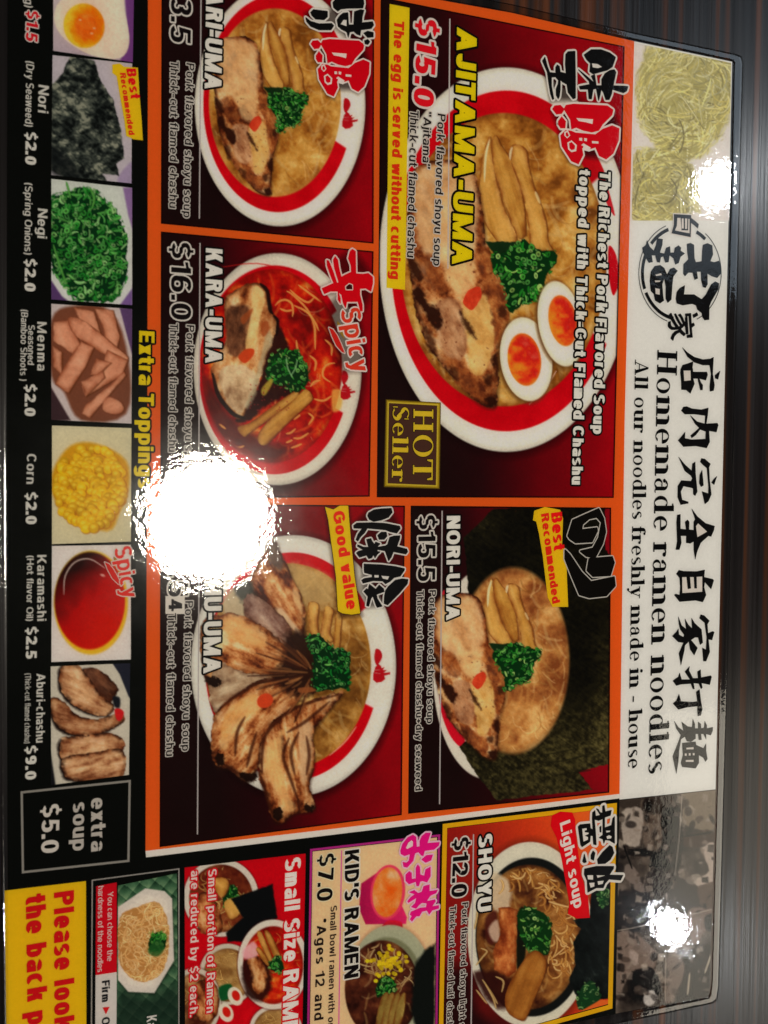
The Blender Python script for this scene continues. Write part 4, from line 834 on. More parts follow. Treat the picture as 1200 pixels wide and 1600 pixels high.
# ---- the smaller panels of the right hand column
def panel_shoyu(root):
    cv = Canvas([(698, 1294), (956, 1262), (949, 1568), (692, 1640)], (150, 30, 25))
    cv.C[:] = ramp(np.clip(cv.U * .8 + (1 - cv.V) * .35, 0, 1), [(0, (110, 10, 20)), (.4, (150, 30, 22)), (.75, (196, 62, 26)), (1, (220, 96, 36))])
    cv.poly(B7(20, 1150, 200, 1150, 260, 1400, 420, 1520, 0, 1620), (30, 10, 12), 30, .9)
    cv.ell(*B7(590, 905)[0], 100, 148, (20, 8, 8), 0, 14, .5); er = cv.nid('bowl_rim')
    cv.ell(*B7(590, 900)[0], 98, 145, (206, 202, 188), 0, 1.5, 1, er)
    cv.ell(*B7(600, 915)[0], 88, 124, (18, 20, 20), 0, 1.8, 1, er)
    cp = broth(cv, B7(580, 915)[0], 82, 113, cv.nid('broth'), [(0, (50, 18, 12)), (.4, (110, 62, 28)), (.7, (150, 98, 46)), (1, (184, 136, 76))], 81, (30, 14, 10), nn=30)
    cv.poly(B7(350, 480, 440, 540, 460, 640, 440, 720, 350, 740, 310, 600), (204, 186, 160), 6, .9, True, 3)
    cv.poly(B7(220, 1150, 420, 1170, 470, 1300, 420, 1400, 300, 1330), (50, 16, 14), 8, .9, True, 3)
    r = random.Random(3)
    for i in range(95):
        t = r.random(); x, y = catmull([(420, 500), (560, 470), (680, 560), (760, 700), (790, 860), (800, 1000), (760, 1150)], False, 6)[int(t * 35)]; x += r.gauss(0, 52); y += r.gauss(0, 40)
        an = t * 1.7 + r.gauss(0, .6); L = r.uniform(60, 150); k = r.gauss(0, .6); p = []
        for j in range(5): p.append((x, y)); x += math.cos(an) * L / 4; y += math.sin(an) * L / 4; an += k
        cv.stroke(B7(*[v for q in p for v in q]), r.uniform(1.4, 2.3), r.choice([(214, 176, 108), (198, 150, 78), (222, 190, 130), (178, 124, 60)]), (140, 84, 36), .92, 1.1, .4, clip=cp)
    for q in ((230, 1100, 270, 1050, 300, 1010, 260, 990), (240, 700, 230, 800, 215, 860), (270, 1200, 330, 1290, 370, 1360), (360, 1180, 410, 1210, 400, 1280), (230, 1270, 300, 1360), (290, 1230, 340, 1320, 360, 1390)): cv.stroke(B7(*q), 1.7, (206, 176, 120), (130, 90, 40), .9, 1.2)
    cv.poly(B7(290, 790, 360, 740, 370, 860, 340, 960, 300, 940), (80, 30, 24), 4, .9); cv.poly(B7(310, 860, 370, 800, 385, 930, 340, 940), (196, 170, 150), 4, .9)
    cv.poly(B7(505, 760, 560, 740, 560, 1000, 540, 1090, 500, 1120), (14, 18, 12), 3, .95)
    cv.poly(B7(375, 722, 440, 712, 502, 732, 500, 900, 492, 1150, 445, 1182, 350, 1132, 340, 1000, 392, 900), tex(cv, [(0, (128, 52, 24)), (.4, (176, 96, 46)), (.75, (206, 136, 74)), (1, (222, 170, 110))], 84, 90, 14, 6, 2.2, .5, (110, 46, 20), 4, .9), 1.5, 1, False, 1.5, 6, cv.nid('pork_slice'))
    herb(cv, B7(510, 742, 600, 715, 700, 780, 735, 900, 700, 1030, 610, 1022, 545, 950, 512, 850), 80, 85, cv.nid('spring_onions'), .8, (12, 52, 18), ((30, 110, 36), (70, 150, 56), (120, 180, 80), (20, 80, 28), (160, 200, 110)))
    slab(cv, B7(592, 1015, 685, 1050, 690, 1150, 620, 1320, 570, 1440, 530, 1475, 430, 1405, 440, 1250), 86, 112, cv.nid('bamboo_shoots'), [(0, (120, 66, 22)), (.5, (164, 106, 42)), (1, (190, 138, 66))])
    en = cv.nid('seaweed_sheet')
    cv.poly(B7(870, 800, 985, 780, 1000, 600, 1128, 540, 1128, 1330, 905, 1330, 850, 1200, 890, 1100, 880, 950, 930, 860), tex(cv, [(0, (8, 12, 12)), (.6, (22, 28, 28)), (1, (60, 70, 66))], 87, 60, 10, 4, 1.8, .3), 1.6, 1, False, 1.5, 6, en)
    for q in (B7(1040, 620, 1100, 590, 1120, 660, 1080, 720), B7(900, 1330, 950, 1240, 1010, 1220, 1060, 1330, 940, 1410)): herb(cv, q, 26, 88, en, .8, (20, 60, 30), ((40, 110, 50), (110, 150, 90), (60, 130, 60)))
    cv.poly(B7(840, 1450, 930, 1410, 1060, 1335, 1125, 1340, 1125, 1420, 900, 1470), (222, 100, 40), 2, 1, False)
    cv.blur_noise(.05, 2.6); return cv.build('dish_panel', root, 8, 'small dish panel with yellow border and a bowl with a black inner rim')
def panel_kids(root):
    cv = Canvas([(488, 1330), (682, 1308), (678, 1640), (483, 1650)], (226, 186, 146))
    cv.poly(B8(830, 175, 940, 100, 1040, 330, 1035, 360, 850, 362, 820, 290), ramp_col(cv, (160, 16, 74), (214, 40, 112)), 1.6, 1, False, 0, 8, cv.nid('drinking_cup'))
    cv.poly(B8(915, 392, 950, 345, 1015, 352, 1010, 395, 960, 372), (206, 24, 56), 1.5)
    cv.ell(*B8(952, 215)[0], 27, 43, (222, 60, 100), 6, 1.5); cv.ell(*B8(950, 215)[0], 23, 39, tex(cv, [(0, (214, 96, 20)), (.5, (222, 134, 60)), (1, (224, 182, 140))], 5, 60, 14, 10, 2.2, .5), 6, 2)
    er = cv.nid('bowl_rim'); cv.ell(*B8(965, 630)[0], 66, 92, (60, 40, 30), 0, 8, .4); cv.ell(*B8(965, 625)[0], 64, 89, (164, 166, 142), 0, 1.5, 1, er); cv.ell(*B8(950, 640)[0], 55, 75, (122, 124, 96), 0, 3, 1, er)
    cp = broth(cv, B8(925, 660)[0], 58, 77, cv.nid('broth'), [(0, (40, 14, 10)), (.5, (86, 38, 24)), (1, (150, 90, 50))], 91, (40, 20, 10), nn=20)
    noodles(cv, cp, B8(840, 460)[0] + B8(1060, 620)[0], 50, [(190, 160, 110), (160, 126, 80), (206, 180, 130)], (110, 70, 40), 1.3, 22, 4)
    r = random.Random(2); ek = cv.nid('sweetcorn')
    for i in range(60):
        x, y = r.gauss(955, 34), r.gauss(535, 38); cv.ell(*B8(x, y)[0], 3.3, 3, np.array((226, 196, 30)) * r.uniform(.78, 1.05), 0, 1.3, 1, ek)
    herb(cv, B8(900, 640, 940, 600, 985, 620, 980, 670, 930, 690, 900, 690), 34, 92, cv.nid('spring_onions'), .8)
    for i in range(4): slab(cv, B8(900 + i * 28, 790 - i * 8, 925 + i * 28, 690, 955 + i * 26, 680, 935 + i * 28, 790, 900 + i * 25, 870), 95 + i, 100, cv.nid('bamboo_shoots'), [(0, (120, 96, 40)), (1, (190, 164, 90))])
    cv.poly(B8(1075, 540, 1120, 480, 1170, 450, 1165, 900, 1090, 900, 1060, 760), (16, 20, 18), 5, 1, False, 2, 8, cv.nid('seaweed_sheet'))
    cv.blur_noise(.05, 2.6); return cv.build('dish_panel', root, 8, "cream panel with a pink cup and a small bowl with sweetcorn")
def ramp_col(cv, a, b):
    def f(w, d=None):
        X = cv.X[w]; t = ((X - X.min()) / max(X.max() - X.min(), 1))[..., None]; return srgb(a) * (1 - t) + srgb(b) * t
    return f
def panel_small(root):
    cv = Canvas([(288, 1355), (477, 1333), (471, 1640), (289, 1650)], (190, 6, 22))
    def mb(cx, cy, rx, ry, stops, seed, rim=(206, 200, 190), nn=50, ncol=((214, 180, 110), (190, 150, 80))):
        x, y = B8(cx, cy)[0]; k = 2.927; cv.ell(x, y, rx / k + 1, ry / k + 1, (60, 0, 6), 0, 4, .6); cv.ell(x, y, rx / k, ry / k, rim, 0, 1.5, 1, cv.nid('bowl_rim'))
        cp = broth(cv, (x, y + 1), rx / k * .85, ry / k * .87, cv.nid('broth'), stops, seed, (60, 20, 10), nn=0)
        noodles(cv, cp, (x - rx / k, y - ry / k, x + rx / k, y + ry / k), nn, ncol, (130, 84, 40), 1.1, 20, seed, .8); return cp
    mb(190, 240, 172, 178, [(0, (70, 16, 12)), (.5, (120, 50, 26)), (1, (190, 140, 80))], 5)
    cv.poly(B8(80, 230, 130, 220, 180, 290, 190, 400, 100, 400, 50, 300), tex(cv, PORK, 4, 70, 12, 5, 2.2, .45, CHAR, 4), 2, 1, True, 2, 6, cv.nid('pork_slice'))
    herb(cv, B8(200, 200, 240, 180, 270, 220, 240, 290, 200, 270), 34, 7, cv.nid('spring_onions'), .8)
    slab(cv, B8(150, 160, 210, 150, 225, 190, 190, 240), 8, 30, cv.nid('bamboo_shoots')); slab(cv, B8(205, 260, 270, 240, 285, 300, 230, 340), 9, 50, cv.nid('bamboo_shoots'))
    cv.poly(B8(235, 245, 425, 178, 447, 330, 380, 390, 320, 440, 220, 442, 212, 400, 290, 330), (12, 14, 16), 2.5, 1, False, 1.2, 6, cv.nid('seaweed_sheet'))
    mb(220, 590, 130, 140, [(0, (130, 90, 46)), (.5, (176, 140, 84)), (1, (206, 176, 120))], 15, (196, 190, 176), 60)
    mb(70, 720, 120, 160, [(0, (70, 26, 16)), (.5, (130, 84, 50)), (1, (190, 150, 100))], 16, (196, 190, 176), 30)
    cv.poly(B8(180, 650, 235, 635, 240, 690, 190, 710), (16, 84, 40), 3); cv.poly(B8(90, 620, 170, 640, 170, 780, 90, 800, 60, 700), tex(cv, PORK, 6, 70, 12, 5, 2.2, .4, CHAR, 4), 2, 1, True, 2)
    for cx, cy in ((255, 690), (212, 765)):
        x, y = B8(cx, cy)[0]; e = cv.nid('egg_half'); cv.ell(x, y, 11, 15, (222, 214, 196), -25, 1.4, 1, e); cv.ell(x + 1, y - 1, 6, 8.5, (196, 30, 20), -25, 1.4)
    cv.poly(B8(300, 760, 340, 740, 300, 820, 290, 820), (200, 8, 24), 1.5)
    mb(440, 840, 120, 110, [(0, (130, 90, 46)), (.5, (176, 140, 84)), (1, (206, 176, 120))], 17, (206, 200, 190), 40)
    mb(428, 545, 162, 205, KARA, 18, (214, 206, 196), 26, ((224, 120, 50), (206, 90, 40)))
    cv.poly(B8(290, 540, 390, 520, 420, 640, 380, 710, 310, 690), (40, 14, 12), 6, .9, True, 3)
    cv.poly(B8(310, 520, 360, 505, 395, 560, 400, 640, 370, 680, 335, 660, 330, 600), tex(cv, PORK, 19, 80, 14, 5, 2.2, .6, CHAR, 4), 2, 1, True, 2, 6, cv.nid('pork_slice'))
    cv.poly(B8(290, 480, 340, 440, 360, 500, 300, 520), (224, 170, 180), 4, .9)
    for i, q in enumerate((B8(355, 410, 375, 400, 425, 520, 405, 530), B8(388, 405, 410, 398, 458, 500, 435, 515), B8(350, 480, 368, 470, 410, 540, 395, 545))): slab(cv, q, 60 + i, 65, cv.nid('bamboo_shoots'))
    herb(cv, B8(410, 545, 450, 500, 472, 540, 470, 585, 420, 570), 30, 21, cv.nid('spring_onions'), .75)
    cv.blur_noise(.05, 2.6); return cv.build('offer_panel', root, 8, 'red panel with five small bowls')
def panel_noodle(root):
    cv = Canvas([(184, 1383), (276, 1364), (278, 1645), (181, 1650)], (60, 96, 70))
    a, b = rotc(cv.X, cv.Y, 38); t = ((a / 17) % 1 * .5 + (b / 17) % 1 * .5) * .8 + fbm(cv.X / 8, cv.Y / 8, 3, 3) * .4 - .12; cv.C[:] = ramp(t, [(0, (18, 44, 30)), (.5, (66, 104, 76)), (1, (132, 160, 124))])
    cv.poly([(184, 1548), (230, 1556), (280, 1545), (280, 1655), (180, 1655)], (22, 40, 32), 26, .8)
    o = Z10(552, 650, 680, 562, 770, 575, 805, 610, 814, 900, 722, 1052, 600, 1046, 552, 990)
    cv.poly([(x + 1, y + 3) for x, y in o], (20, 30, 24), 7, .6, False); cv.poly(o, (206, 198, 192), 1.5, 1, False, 0, 8, cv.nid('plate')); cv.poly(Z10(570, 680, 680, 590, 780, 620, 790, 880, 710, 1020, 610, 1015, 570, 960), (216, 208, 200), 4, .7, False)
    e = cv.nid('noodle_nest'); cp = Z10(560, 700, 640, 650, 720, 625, 765, 660, 790, 760, 780, 900, 730, 980, 650, 1000, 580, 950, 556, 880)
    w, d = cv.poly(cp, (176, 128, 72), 2, 1, True, 2, 8, e); cl = np.zeros(cv.X.shape); cl[w] = np.clip(.5 - d / 2, 0, 1)
    noodles(cv, cl, (184, 1410, 264, 1535), 260, [(230, 200, 146), (238, 212, 164), (216, 176, 116), (226, 188, 130)], (190, 138, 80), 1.15, 22, 9, .9, .9)
    herb(cv, Z10(700, 790, 730, 765, 770, 775, 770, 840, 725, 860, 695, 840), 34, 22, cv.nid('spring_onions'), .8)
    cv.poly(Z10(695, 840, 740, 800, 770, 840, 740, 880, 700, 870), (36, 90, 40), 3, .8)
    cv.blur_noise(.05, 2.6); return cv.build('noodle_photo', root, 8)

# ---- extra toppings along the left edge
def top_photo(root, quad, col, fn, label):
    cv = Canvas(quad, col); fn(cv); cv.blur_noise(.05, 2.4); return cv.build('topping_photo', root, 8, label)
def t_egg(cv):
    cv.C[:] = ramp(cv.V * .5 + cv.U * .4, [(0, (200, 190, 192)), (1, (160, 140, 160))])
    cv.poly(Z1(585, 0, 640, -40, 640, 320, 560, 290, 600, 200, 590, 60), (112, 62, 130), 3, 1, False)
    e = cv.nid('egg_half'); cv.poly(Z1(255, 60, 290, 0, 400, -50, 560, -30, 585, 60, 605, 200, 560, 275, 430, 262, 320, 200, 262, 130), tex(cv, [(0, (206, 184, 168)), (1, (230, 216, 200))], 3, 0, 30, 30, 1.5, .5), 2, 1, True, 0, 8, e)
    def yk(w, d=None):
        X, Y = cv.X[w], cv.Y[w]; t = np.hypot((X - 131) / 34, (Y - 42) / 36) + (fbm(X / 7, Y / 7, 4, 3) - .5) * .5; t = t - (X - 131) / 90
        return ramp(t, [(0, (226, 108, 14)), (.5, (222, 112, 12)), (.75, (234, 148, 20)), (1, (238, 186, 50))])
    cv.ell(131, 41, 32, 35, yk, -12, 2.5); cv.ell(134, 42, 17, 20, tex(cv, [(0, (196, 84, 10)), (1, (236, 140, 50))], 6, 20, 8, 4, 2.4, .5), 0, 5, .8)
    for x, y in ((147, 45), (143, 53), (125, 32)): cv.ell(x, y, 2, 1.3, (240, 200, 160), 0, 2, .8)
def t_nori(cv):
    cv.C[:] = srgb((184, 176, 186)); cv.poly(Z1(560, 820, 620, 760, 620, 870, 555, 860), (150, 130, 170), 4, .7)
    def f(w, d=None):
        X, Y = cv.X[w], cv.Y[w]; a, b = rotc(X, Y, 40); n = fbm(a / 13, b / 5, 3, 3); a, b = rotc(X, Y, -30); m = fbm(a / 11, b / 6, 13, 3); k = fbm(X / 22, Y / 22, 5, 2)
        return ramp(((n + m) * .3 + fbm(X / 5, Y / 4, 9, 3) * .25 + k * .3 - .55) * 3.4 + .36, [(0, (14, 18, 18)), (.4, (44, 50, 48)), (.75, (86, 92, 84)), (1, (140, 142, 128))])
    cv.poly(Z1(328, 262, 440, 285, 470, 380, 530, 470, 566, 610, 582, 745, 545, 770, 556, 825, 480, 815, 500, 850, 400, 842, 300, 835, 238, 800, 240, 400, 290, 350), f, 1.8, 1, False, 1.5, 5, cv.nid('seaweed_sheet'))
    cv.poly(Z1(240, 690, 300, 720, 380, 830, 300, 835, 238, 805), (16, 20, 22), 8, .75)
def t_negi(cv):
    cv.C[:] = ramp(cv.V, [(0, (196, 200, 196)), (1, (206, 206, 206))])
    cv.poly(Z1(575, 880, 625, 880, 625, 1100, 600, 1010), (140, 110, 160), 3, 1, False); cv.poly(Z4(236, 110, 290, 190, 330, 220, 236, 220), (88, 60, 110), 3, 1, False); cv.poly(Z4(560, 232, 620, 150, 620, 240), (120, 90, 150), 3, 1, False)
    herb(cv, Z1(236, 950, 320, 910, 400, 880, 480, 930, 545, 1000, 590, 1120, 590, 1200, 596, 1280, 560, 1360, 540, 1400, 420, 1416, 350, 1400, 300, 1330, 236, 1220), 620, 31, cv.nid('spring_onions'), 1.25, (8, 50, 22), ((20, 100, 34), (40, 138, 48), (30, 120, 42), (92, 176, 82), (56, 152, 58), (150, 208, 132)), 4)
    for q in ((310, 855, 320, 890, 330, 930), (250, 1150, 280, 1250, 310, 1330), (420, 880, 440, 930, 430, 980)): cv.stroke(Z1(*q), 2, (90, 160, 70), (50, 110, 50), .9)
def t_menma(cv):
    cv.C[:] = srgb((196, 184, 186)); cv.poly(Z4(560, 245, 620, 245, 620, 470), (92, 66, 110), 2, 1, False); cv.poly(Z4(236, 610, 330, 770, 236, 775), (60, 40, 46), 3, 1, False)
    cv.poly(Z4(240, 300, 340, 235, 520, 260, 600, 480, 590, 740, 380, 770, 300, 640, 240, 560), (120, 70, 50), 5)
    MS = [(0, (176, 112, 84)), (.5, (208, 150, 120)), (1, (224, 176, 148))]; e = cv.nid('bamboo_shoots')
    for i, q in enumerate(((440, 245, 530, 255, 560, 380, 540, 470, 500, 440, 480, 330), (345, 240, 440, 260, 480, 400, 420, 420, 370, 300), (250, 310, 320, 300, 380, 420, 340, 460, 250, 400), (245, 420, 290, 450, 290, 560, 250, 520), (320, 290, 400, 310, 560, 440, 600, 480, 560, 500, 420, 420, 340, 360),
                           (500, 440, 600, 490, 570, 560, 400, 660, 380, 610, 470, 560), (520, 600, 580, 540, 590, 560, 420, 760, 380, 740, 400, 700), (500, 660, 560, 680, 580, 720, 540, 745, 480, 720), (450, 480, 520, 500, 460, 560, 420, 560), (380, 400, 440, 430, 400, 520, 320, 645, 256, 600, 300, 520), (380, 590, 480, 540, 490, 570, 400, 660))):
        slab(cv, Z4(*q), 30 + i, 40 + i * 17, e, MS, (120, 66, 46), smooth=i in (4, 7))
def t_corn(cv):
    cv.C[:] = ramp(cv.U * .5 + cv.V * .3, [(0, (206, 198, 170)), (1, (190, 182, 150))]); r = random.Random(9); cv.poly(Z4(250, 1000, 330, 890, 450, 880, 590, 960, 600, 1100, 560, 1200, 500, 1290, 300, 1210, 245, 1100), (196, 146, 20), 6); e = cv.nid('sweetcorn')
    pts = []
    for i in range(210):
        a = r.uniform(0, 6.28); q = math.sqrt(r.random()); pts.append((140 + math.cos(a) * 53 * q, 762 + math.sin(a) * 64 * q))
    pts.sort(key=lambda p: p[1] + p[0] * .2)
    for x, y in pts:
        s = r.uniform(6.5, 9.6); c = np.array((226, 180, 22)) * r.uniform(.82, 1.03); cv.ell(x + .8, y + 1.2, s, s * .9, (166, 104, 8), 0, 2, .75); cv.ell(x, y, s * .92, s * .8, np.clip(c, 0, 255), r.uniform(0, 180), 2, 1, e); cv.ell(x - 1, y - 1.5, s * .45, s * .36, (238, 204, 70), 0, 3, .75)
def t_oil(cv):
    cv.C[:] = srgb((212, 204, 202))
    cv.ell(*Z7(425, 424)[0], 58, 81, (216, 176, 40), 0, 3, 1, cv.nid('chili_oil')); i = len(cv.names) - 1
    def f(w, d=None):
        X, Y = cv.X[w], cv.Y[w]; t = (X - 84) / 115 * .55 + (Y - 860) / 160 * .75 + (fbm(X / 30, Y / 30, 4, 2) - .5) * .25
        return ramp(t, [(0, (60, 22, 10)), (.28, (40, 6, 4)), (.45, (120, 6, 6)), (.62, (176, 10, 8)), (1, (192, 24, 8))])
    cv.ell(*Z7(420, 415)[0], 55, 76, f, 0, 3, 1, i)
    cv.stroke(Z7(298, 385, 305, 300, 350, 235, 420, 220, 490, 262), 1.1, (222, 206, 200), None, .75, 1.4); cv.ell(*Z7(480, 296)[0], 4, 2, (230, 190, 180), 20, 2, .8)
def t_chashu(cv):
    cv.C[:] = srgb((196, 190, 178)); cv.poly(Z7(520, 700, 625, 700, 625, 900, 600, 860, 560, 760), (34, 36, 50), 2, 1, False); cv.poly(Z7(236, 1290, 236, 1120, 262, 1290), (20, 20, 24), 3, 1, False)
    st = [(0, (110, 62, 38)), (.4, (170, 120, 84)), (.7, (204, 164, 122)), (1, (222, 190, 154))]
    for i, q in enumerate(((390, 735, 470, 740, 550, 820, 545, 850, 500, 900, 430, 820), (290, 715, 360, 715, 420, 780, 470, 860, 530, 900, 520, 945, 440, 950, 340, 900, 280, 820), (240, 870, 300, 890, 360, 950, 460, 970, 560, 940, 580, 980, 490, 1030, 380, 1050, 290, 1020, 245, 960), (290, 1060, 400, 1050, 500, 1030, 570, 1060, 580, 1110, 520, 1180, 380, 1180, 290, 1160), (300, 1150, 420, 1130, 560, 1110, 590, 1180, 540, 1270, 360, 1260, 300, 1230))):
        e = cv.nid('pork_slice'); p = Z7(*q); cv.poly([(x - 3, y + 2) for x, y in p], (22, 12, 10), 4, .95, True, 2); cv.poly(p, tex(cv, st if i not in (0,) else [(0, (50, 26, 20)), (1, (130, 84, 60))], 60 + i, 40 - i * 14, 20, 4, 2.2, .62, (40, 18, 12), 6, 1), 1.8, 1, True, 2, 6, e, seed=i)
    cv.poly(Z7(536, 925, 560, 920, 580, 940, 565, 975, 545, 970), (196, 30, 34), 2); cv.poly(Z7(528, 865, 560, 870, 560, 915, 535, 910), (24, 26, 34), 3)

# ------------------------------------------------------------------ table
def box_mesh(name, x0, y0, x1, y1, z0, z1, bev=0.003):
    v = [(x0, y0, z0), (x1, y0, z0), (x1, y1, z0), (x0, y1, z0), (x0, y0, z1 - bev), (x1, y0, z1 - bev), (x1, y1, z1 - bev), (x0, y1, z1 - bev),
         (x0 + bev, y0 + bev, z1), (x1 - bev, y0 + bev, z1), (x1 - bev, y1 - bev, z1), (x0 + bev, y1 - bev, z1)]
    f = [(3, 2, 1, 0), (8, 9, 10, 11)] + [(a, (a + 1) % 4, 4 + (a + 1) % 4, 4 + a) for a in range(4)] + [(4 + a, 4 + (a + 1) % 4, 8 + (a + 1) % 4, 8 + a) for a in range(4)]
    return mesh(name, v, f)
tb = link('restaurant_table', box_mesh('restaurant_table', -0.45, -0.5, 0.40, 0.45, -0.03, 0), None, table_mat())
tb['label'] = 'dark brown wood-grain table top under the laminated menu'; tb['category'] = 'table'

# ------------------------------------------------------------------ the menu
menu = bpy.data.objects.new('laminated_menu', None); COL.objects.link(menu)
menu['label'] = 'laminated ramen menu with bowls of noodles, prices and orange frames, lying on the table'; menu['category'] = 'menu'
WHT = (206, 200, 196); BLK = (9, 11, 9); TXT = (206, 204, 200)
def PL(*v): return [(v[i], v[i + 1]) for i in range(0, len(v), 2)]

# black printed card, bottom left out of the frame
flat('card', PL(13, -136, 660, -5, 800, 21, 990, 65, 1143, 97, 1130, 660, 1117, 1235, 1107, 1556, 960, 1584, 600, 1660, 16, 1790, 12, 1300, 10, 700), 0, BLK, menu)
# card thickness and film edge profile
def film():
    cx0, cy0 = P2W(6, 400)[:2]; 
    outer = PL(-2, -150, 650, -22, 800, 7, 990, 51, 1148, 84, 1158, 88, 1161, 99, 1158, 200, 1147, 660, 1131, 1235, 1123, 1540, 1120, 1562, 1112, 1568, 960, 1600, 600, 1680, 8, 1810, 2, 1300, -1, 700)
    inner = PL(13, -136, 660, -5, 800, 21, 990, 65, 1136, 96, 1141, 97.5, 1143, 100, 1141, 200, 1130, 660, 1117, 1235, 1109, 1530, 1107, 1548, 1104, 1556, 960, 1584, 600, 1660, 16, 1790, 12, 1300, 10, 700)
    # dense resample of both outlines
    def dens(p, n=14):
        p = np.array(p, float); o = []
        for i in range(len(p)):
            a, b = p[i], p[(i + 1) % len(p)]
            for k in range(n): o.append(a + (b - a) * k / n)
        return np.array(o)
    O = dens(outer); I = dens(inner); n = len(O)
    Ow = P2W(O[:, 0], O[:, 1]); Iw = P2W(I[:, 0], I[:, 1])
    prof = [(0.0, 1.10), (.04, 1.13), (.10, 1.11), (.18, .98), (.28, .80), (.42, .68), (.58, .62), (.74, .61), (.86, .58), (.93, .48), (.975, .30), (1.0, .05)]
    prof = [(0.0, 1.10), (.05, 1.12), (.10, 1.00), (.15, .86), (.22, .81), (.35, .80), (.55, .80), (.75, .79), (.88, .76), (.94, .66), (.98, .40), (1.0, .05)]
    curl = [1.10, 1.12, 1.08, 1.04, 1.04, 1.08, 1.18, 1.32, 1.42, 1.42, 1.10, .60]          # the left edge curls up a little
    V = []; F = []
    for (t, z), zc in zip(prof, curl):
        for i in range(n):
            m = 1.0 if (I[i][0] < 30 and -100 < I[i][1] < 1760) else 0.0
            p = Iw[i] * (1 - t) + Ow[i] * t; V.append((p[0], p[1], (z * (1 - m) + zc * m) * .001))
    def part(name, r0, r1, cap_, mat):
        F = []
        for r in range(r0, r1):
            for i in range(n): j = (i + 1) % n; F.append((r * n + i, (r + 1) * n + i, (r + 1) * n + j, r * n + j))
        if cap_: F.append(tuple(range(n)))
        used = sorted({v for f in F for v in f}); rm = {v: i for i, v in enumerate(used)}
        me = mesh(name, [V[v] for v in used], [[rm[v] for v in f] for f in F])
        if me.polygons[len(me.polygons) // 2 if not cap_ else -1].normal.z < 0: me.flip_normals()
        for p in me.polygons[:(-1 if cap_ else None)]: p.use_smooth = True
        return link(name, me, menu, mat)
    part('laminate_film', 0, 3, True, film_mat(1.58))
    part('sealed_film_edge', 3, len(prof) - 1, False, film_mat(2.1))
film()

ORG = (234, 90, 28)
frm = flat('orange_frame', PL(231, -90, 683, 0, 800, 21, 990, 65, 975, 660, 967, 1240, 600, 1285, 227, 1329, 230, 600), 3, ORG, menu)
flat('white_rule', PL(227, 1329, 600, 1285, 967, 1240, 967, 1247, 600, 1294, 228, 1339), 3, (214, 210, 206), menu)
hd = flat('header_banner', PL(990, 65, 1143, 97, 1130, 660, 1117, 1233, 967, 1249, 975, 660), 3, (216, 213, 214), menu)

pE = panel_egg(menu); pP = panel_plain(menu); pK = panel_kara(menu); pC = panel_chashu(menu); pN = panel_nori(menu)
pS = panel_shoyu(menu); pD = panel_kids(menu); pR = panel_small(menu); pH = panel_noodle(menu)

# header photo of fresh noodle nests
def nests():
    cv = Canvas(PL(992, 68, 1141, 99, 1138, 345, 986, 345), (212, 206, 205)); 
    def nest(pts, seed, cen, n, main, tone=1.0):
        e = cv.nid('noodle_nest'); w, d = cv.poly(pts, np.array((164, 156, 86)) * tone, 12, .9, True, 6, 10, e, seed=seed); cl = np.zeros(cv.X.shape); cl[w] = np.clip(.5 - (d - 3 - 5 * (fbm(cv.X[w] / 9, cv.Y[w] / 9, seed, 2) - .5)) / 7, 0, 1)
        r = random.Random(seed); lo = np.array(pts).min(0); hi = np.array(pts).max(0)
        for i in range(n):
            x, y = r.uniform(lo[0] - 8, hi[0] + 8), r.uniform(lo[1] - 8, hi[1] + 8); dx, dy = (x - cen[0]) / main[0], (y - cen[1]) / main[1]
            an = math.atan2(dx, -dy) + r.gauss(0, .45) + (fbm(x / 30, y / 30, seed, 2) - .5) * 3.0; L = r.uniform(26, 70); k = r.gauss(.16, .2); p = []
            for j in range(6): p.append((x, y)); x += math.cos(an) * L / 5; y += math.sin(an) * L / 5; an += k
            q = min(1.0, math.hypot(dx, dy)); m = fbm(x / 16, y / 16, seed + 2, 2)
            c = np.array(r.choice([(222, 214, 152), (206, 196, 120), (232, 228, 182), (176, 164, 90), (214, 204, 132), (160, 148, 84)])) * (.52 + .72 * m + .08 * q) * r.uniform(.9, 1.05) * tone
            cv.stroke(p, r.uniform(.7, 1.25), np.clip(c, 0, 255), None, .85, 1.1, .3, clip=cl, n=3)
    nest(Z3(620, 240, 700, 200, 800, 215, 900, 260, 1010, 290, 1030, 420, 1010, 560, 960, 640, 860, 600, 760, 420, 640, 330), 3, (1090, 130), 420, (50, 55))
    nest(Z3(600, 330, 680, 280, 780, 320, 860, 460, 940, 600, 920, 700, 820, 750, 720, 740, 640, 640, 590, 500), 4, (1046, 178), 560, (42, 62), 1.02)
    nest(Z3(565, 760, 640, 700, 740, 720, 820, 780, 860, 880, 850, 980, 760, 1040, 640, 1050, 570, 1000, 558, 880), 5, (1036, 292), 560, (44, 52), .99)
    for q in (((640, 300, 600, 340, 590, 420)), ((850, 980, 880, 1000, 870, 960)), ((930, 690, 960, 660, 1000, 600)), ((560, 700, 600, 690, 640, 720)), ((600, 1040, 640, 1060, 720, 1050))): cv.stroke(Z3(*q), .9, (200, 196, 140), None, .8)
    cv.blur_noise(.04, 2.6); return cv.build('noodle_photo', hd, 6)
nests()

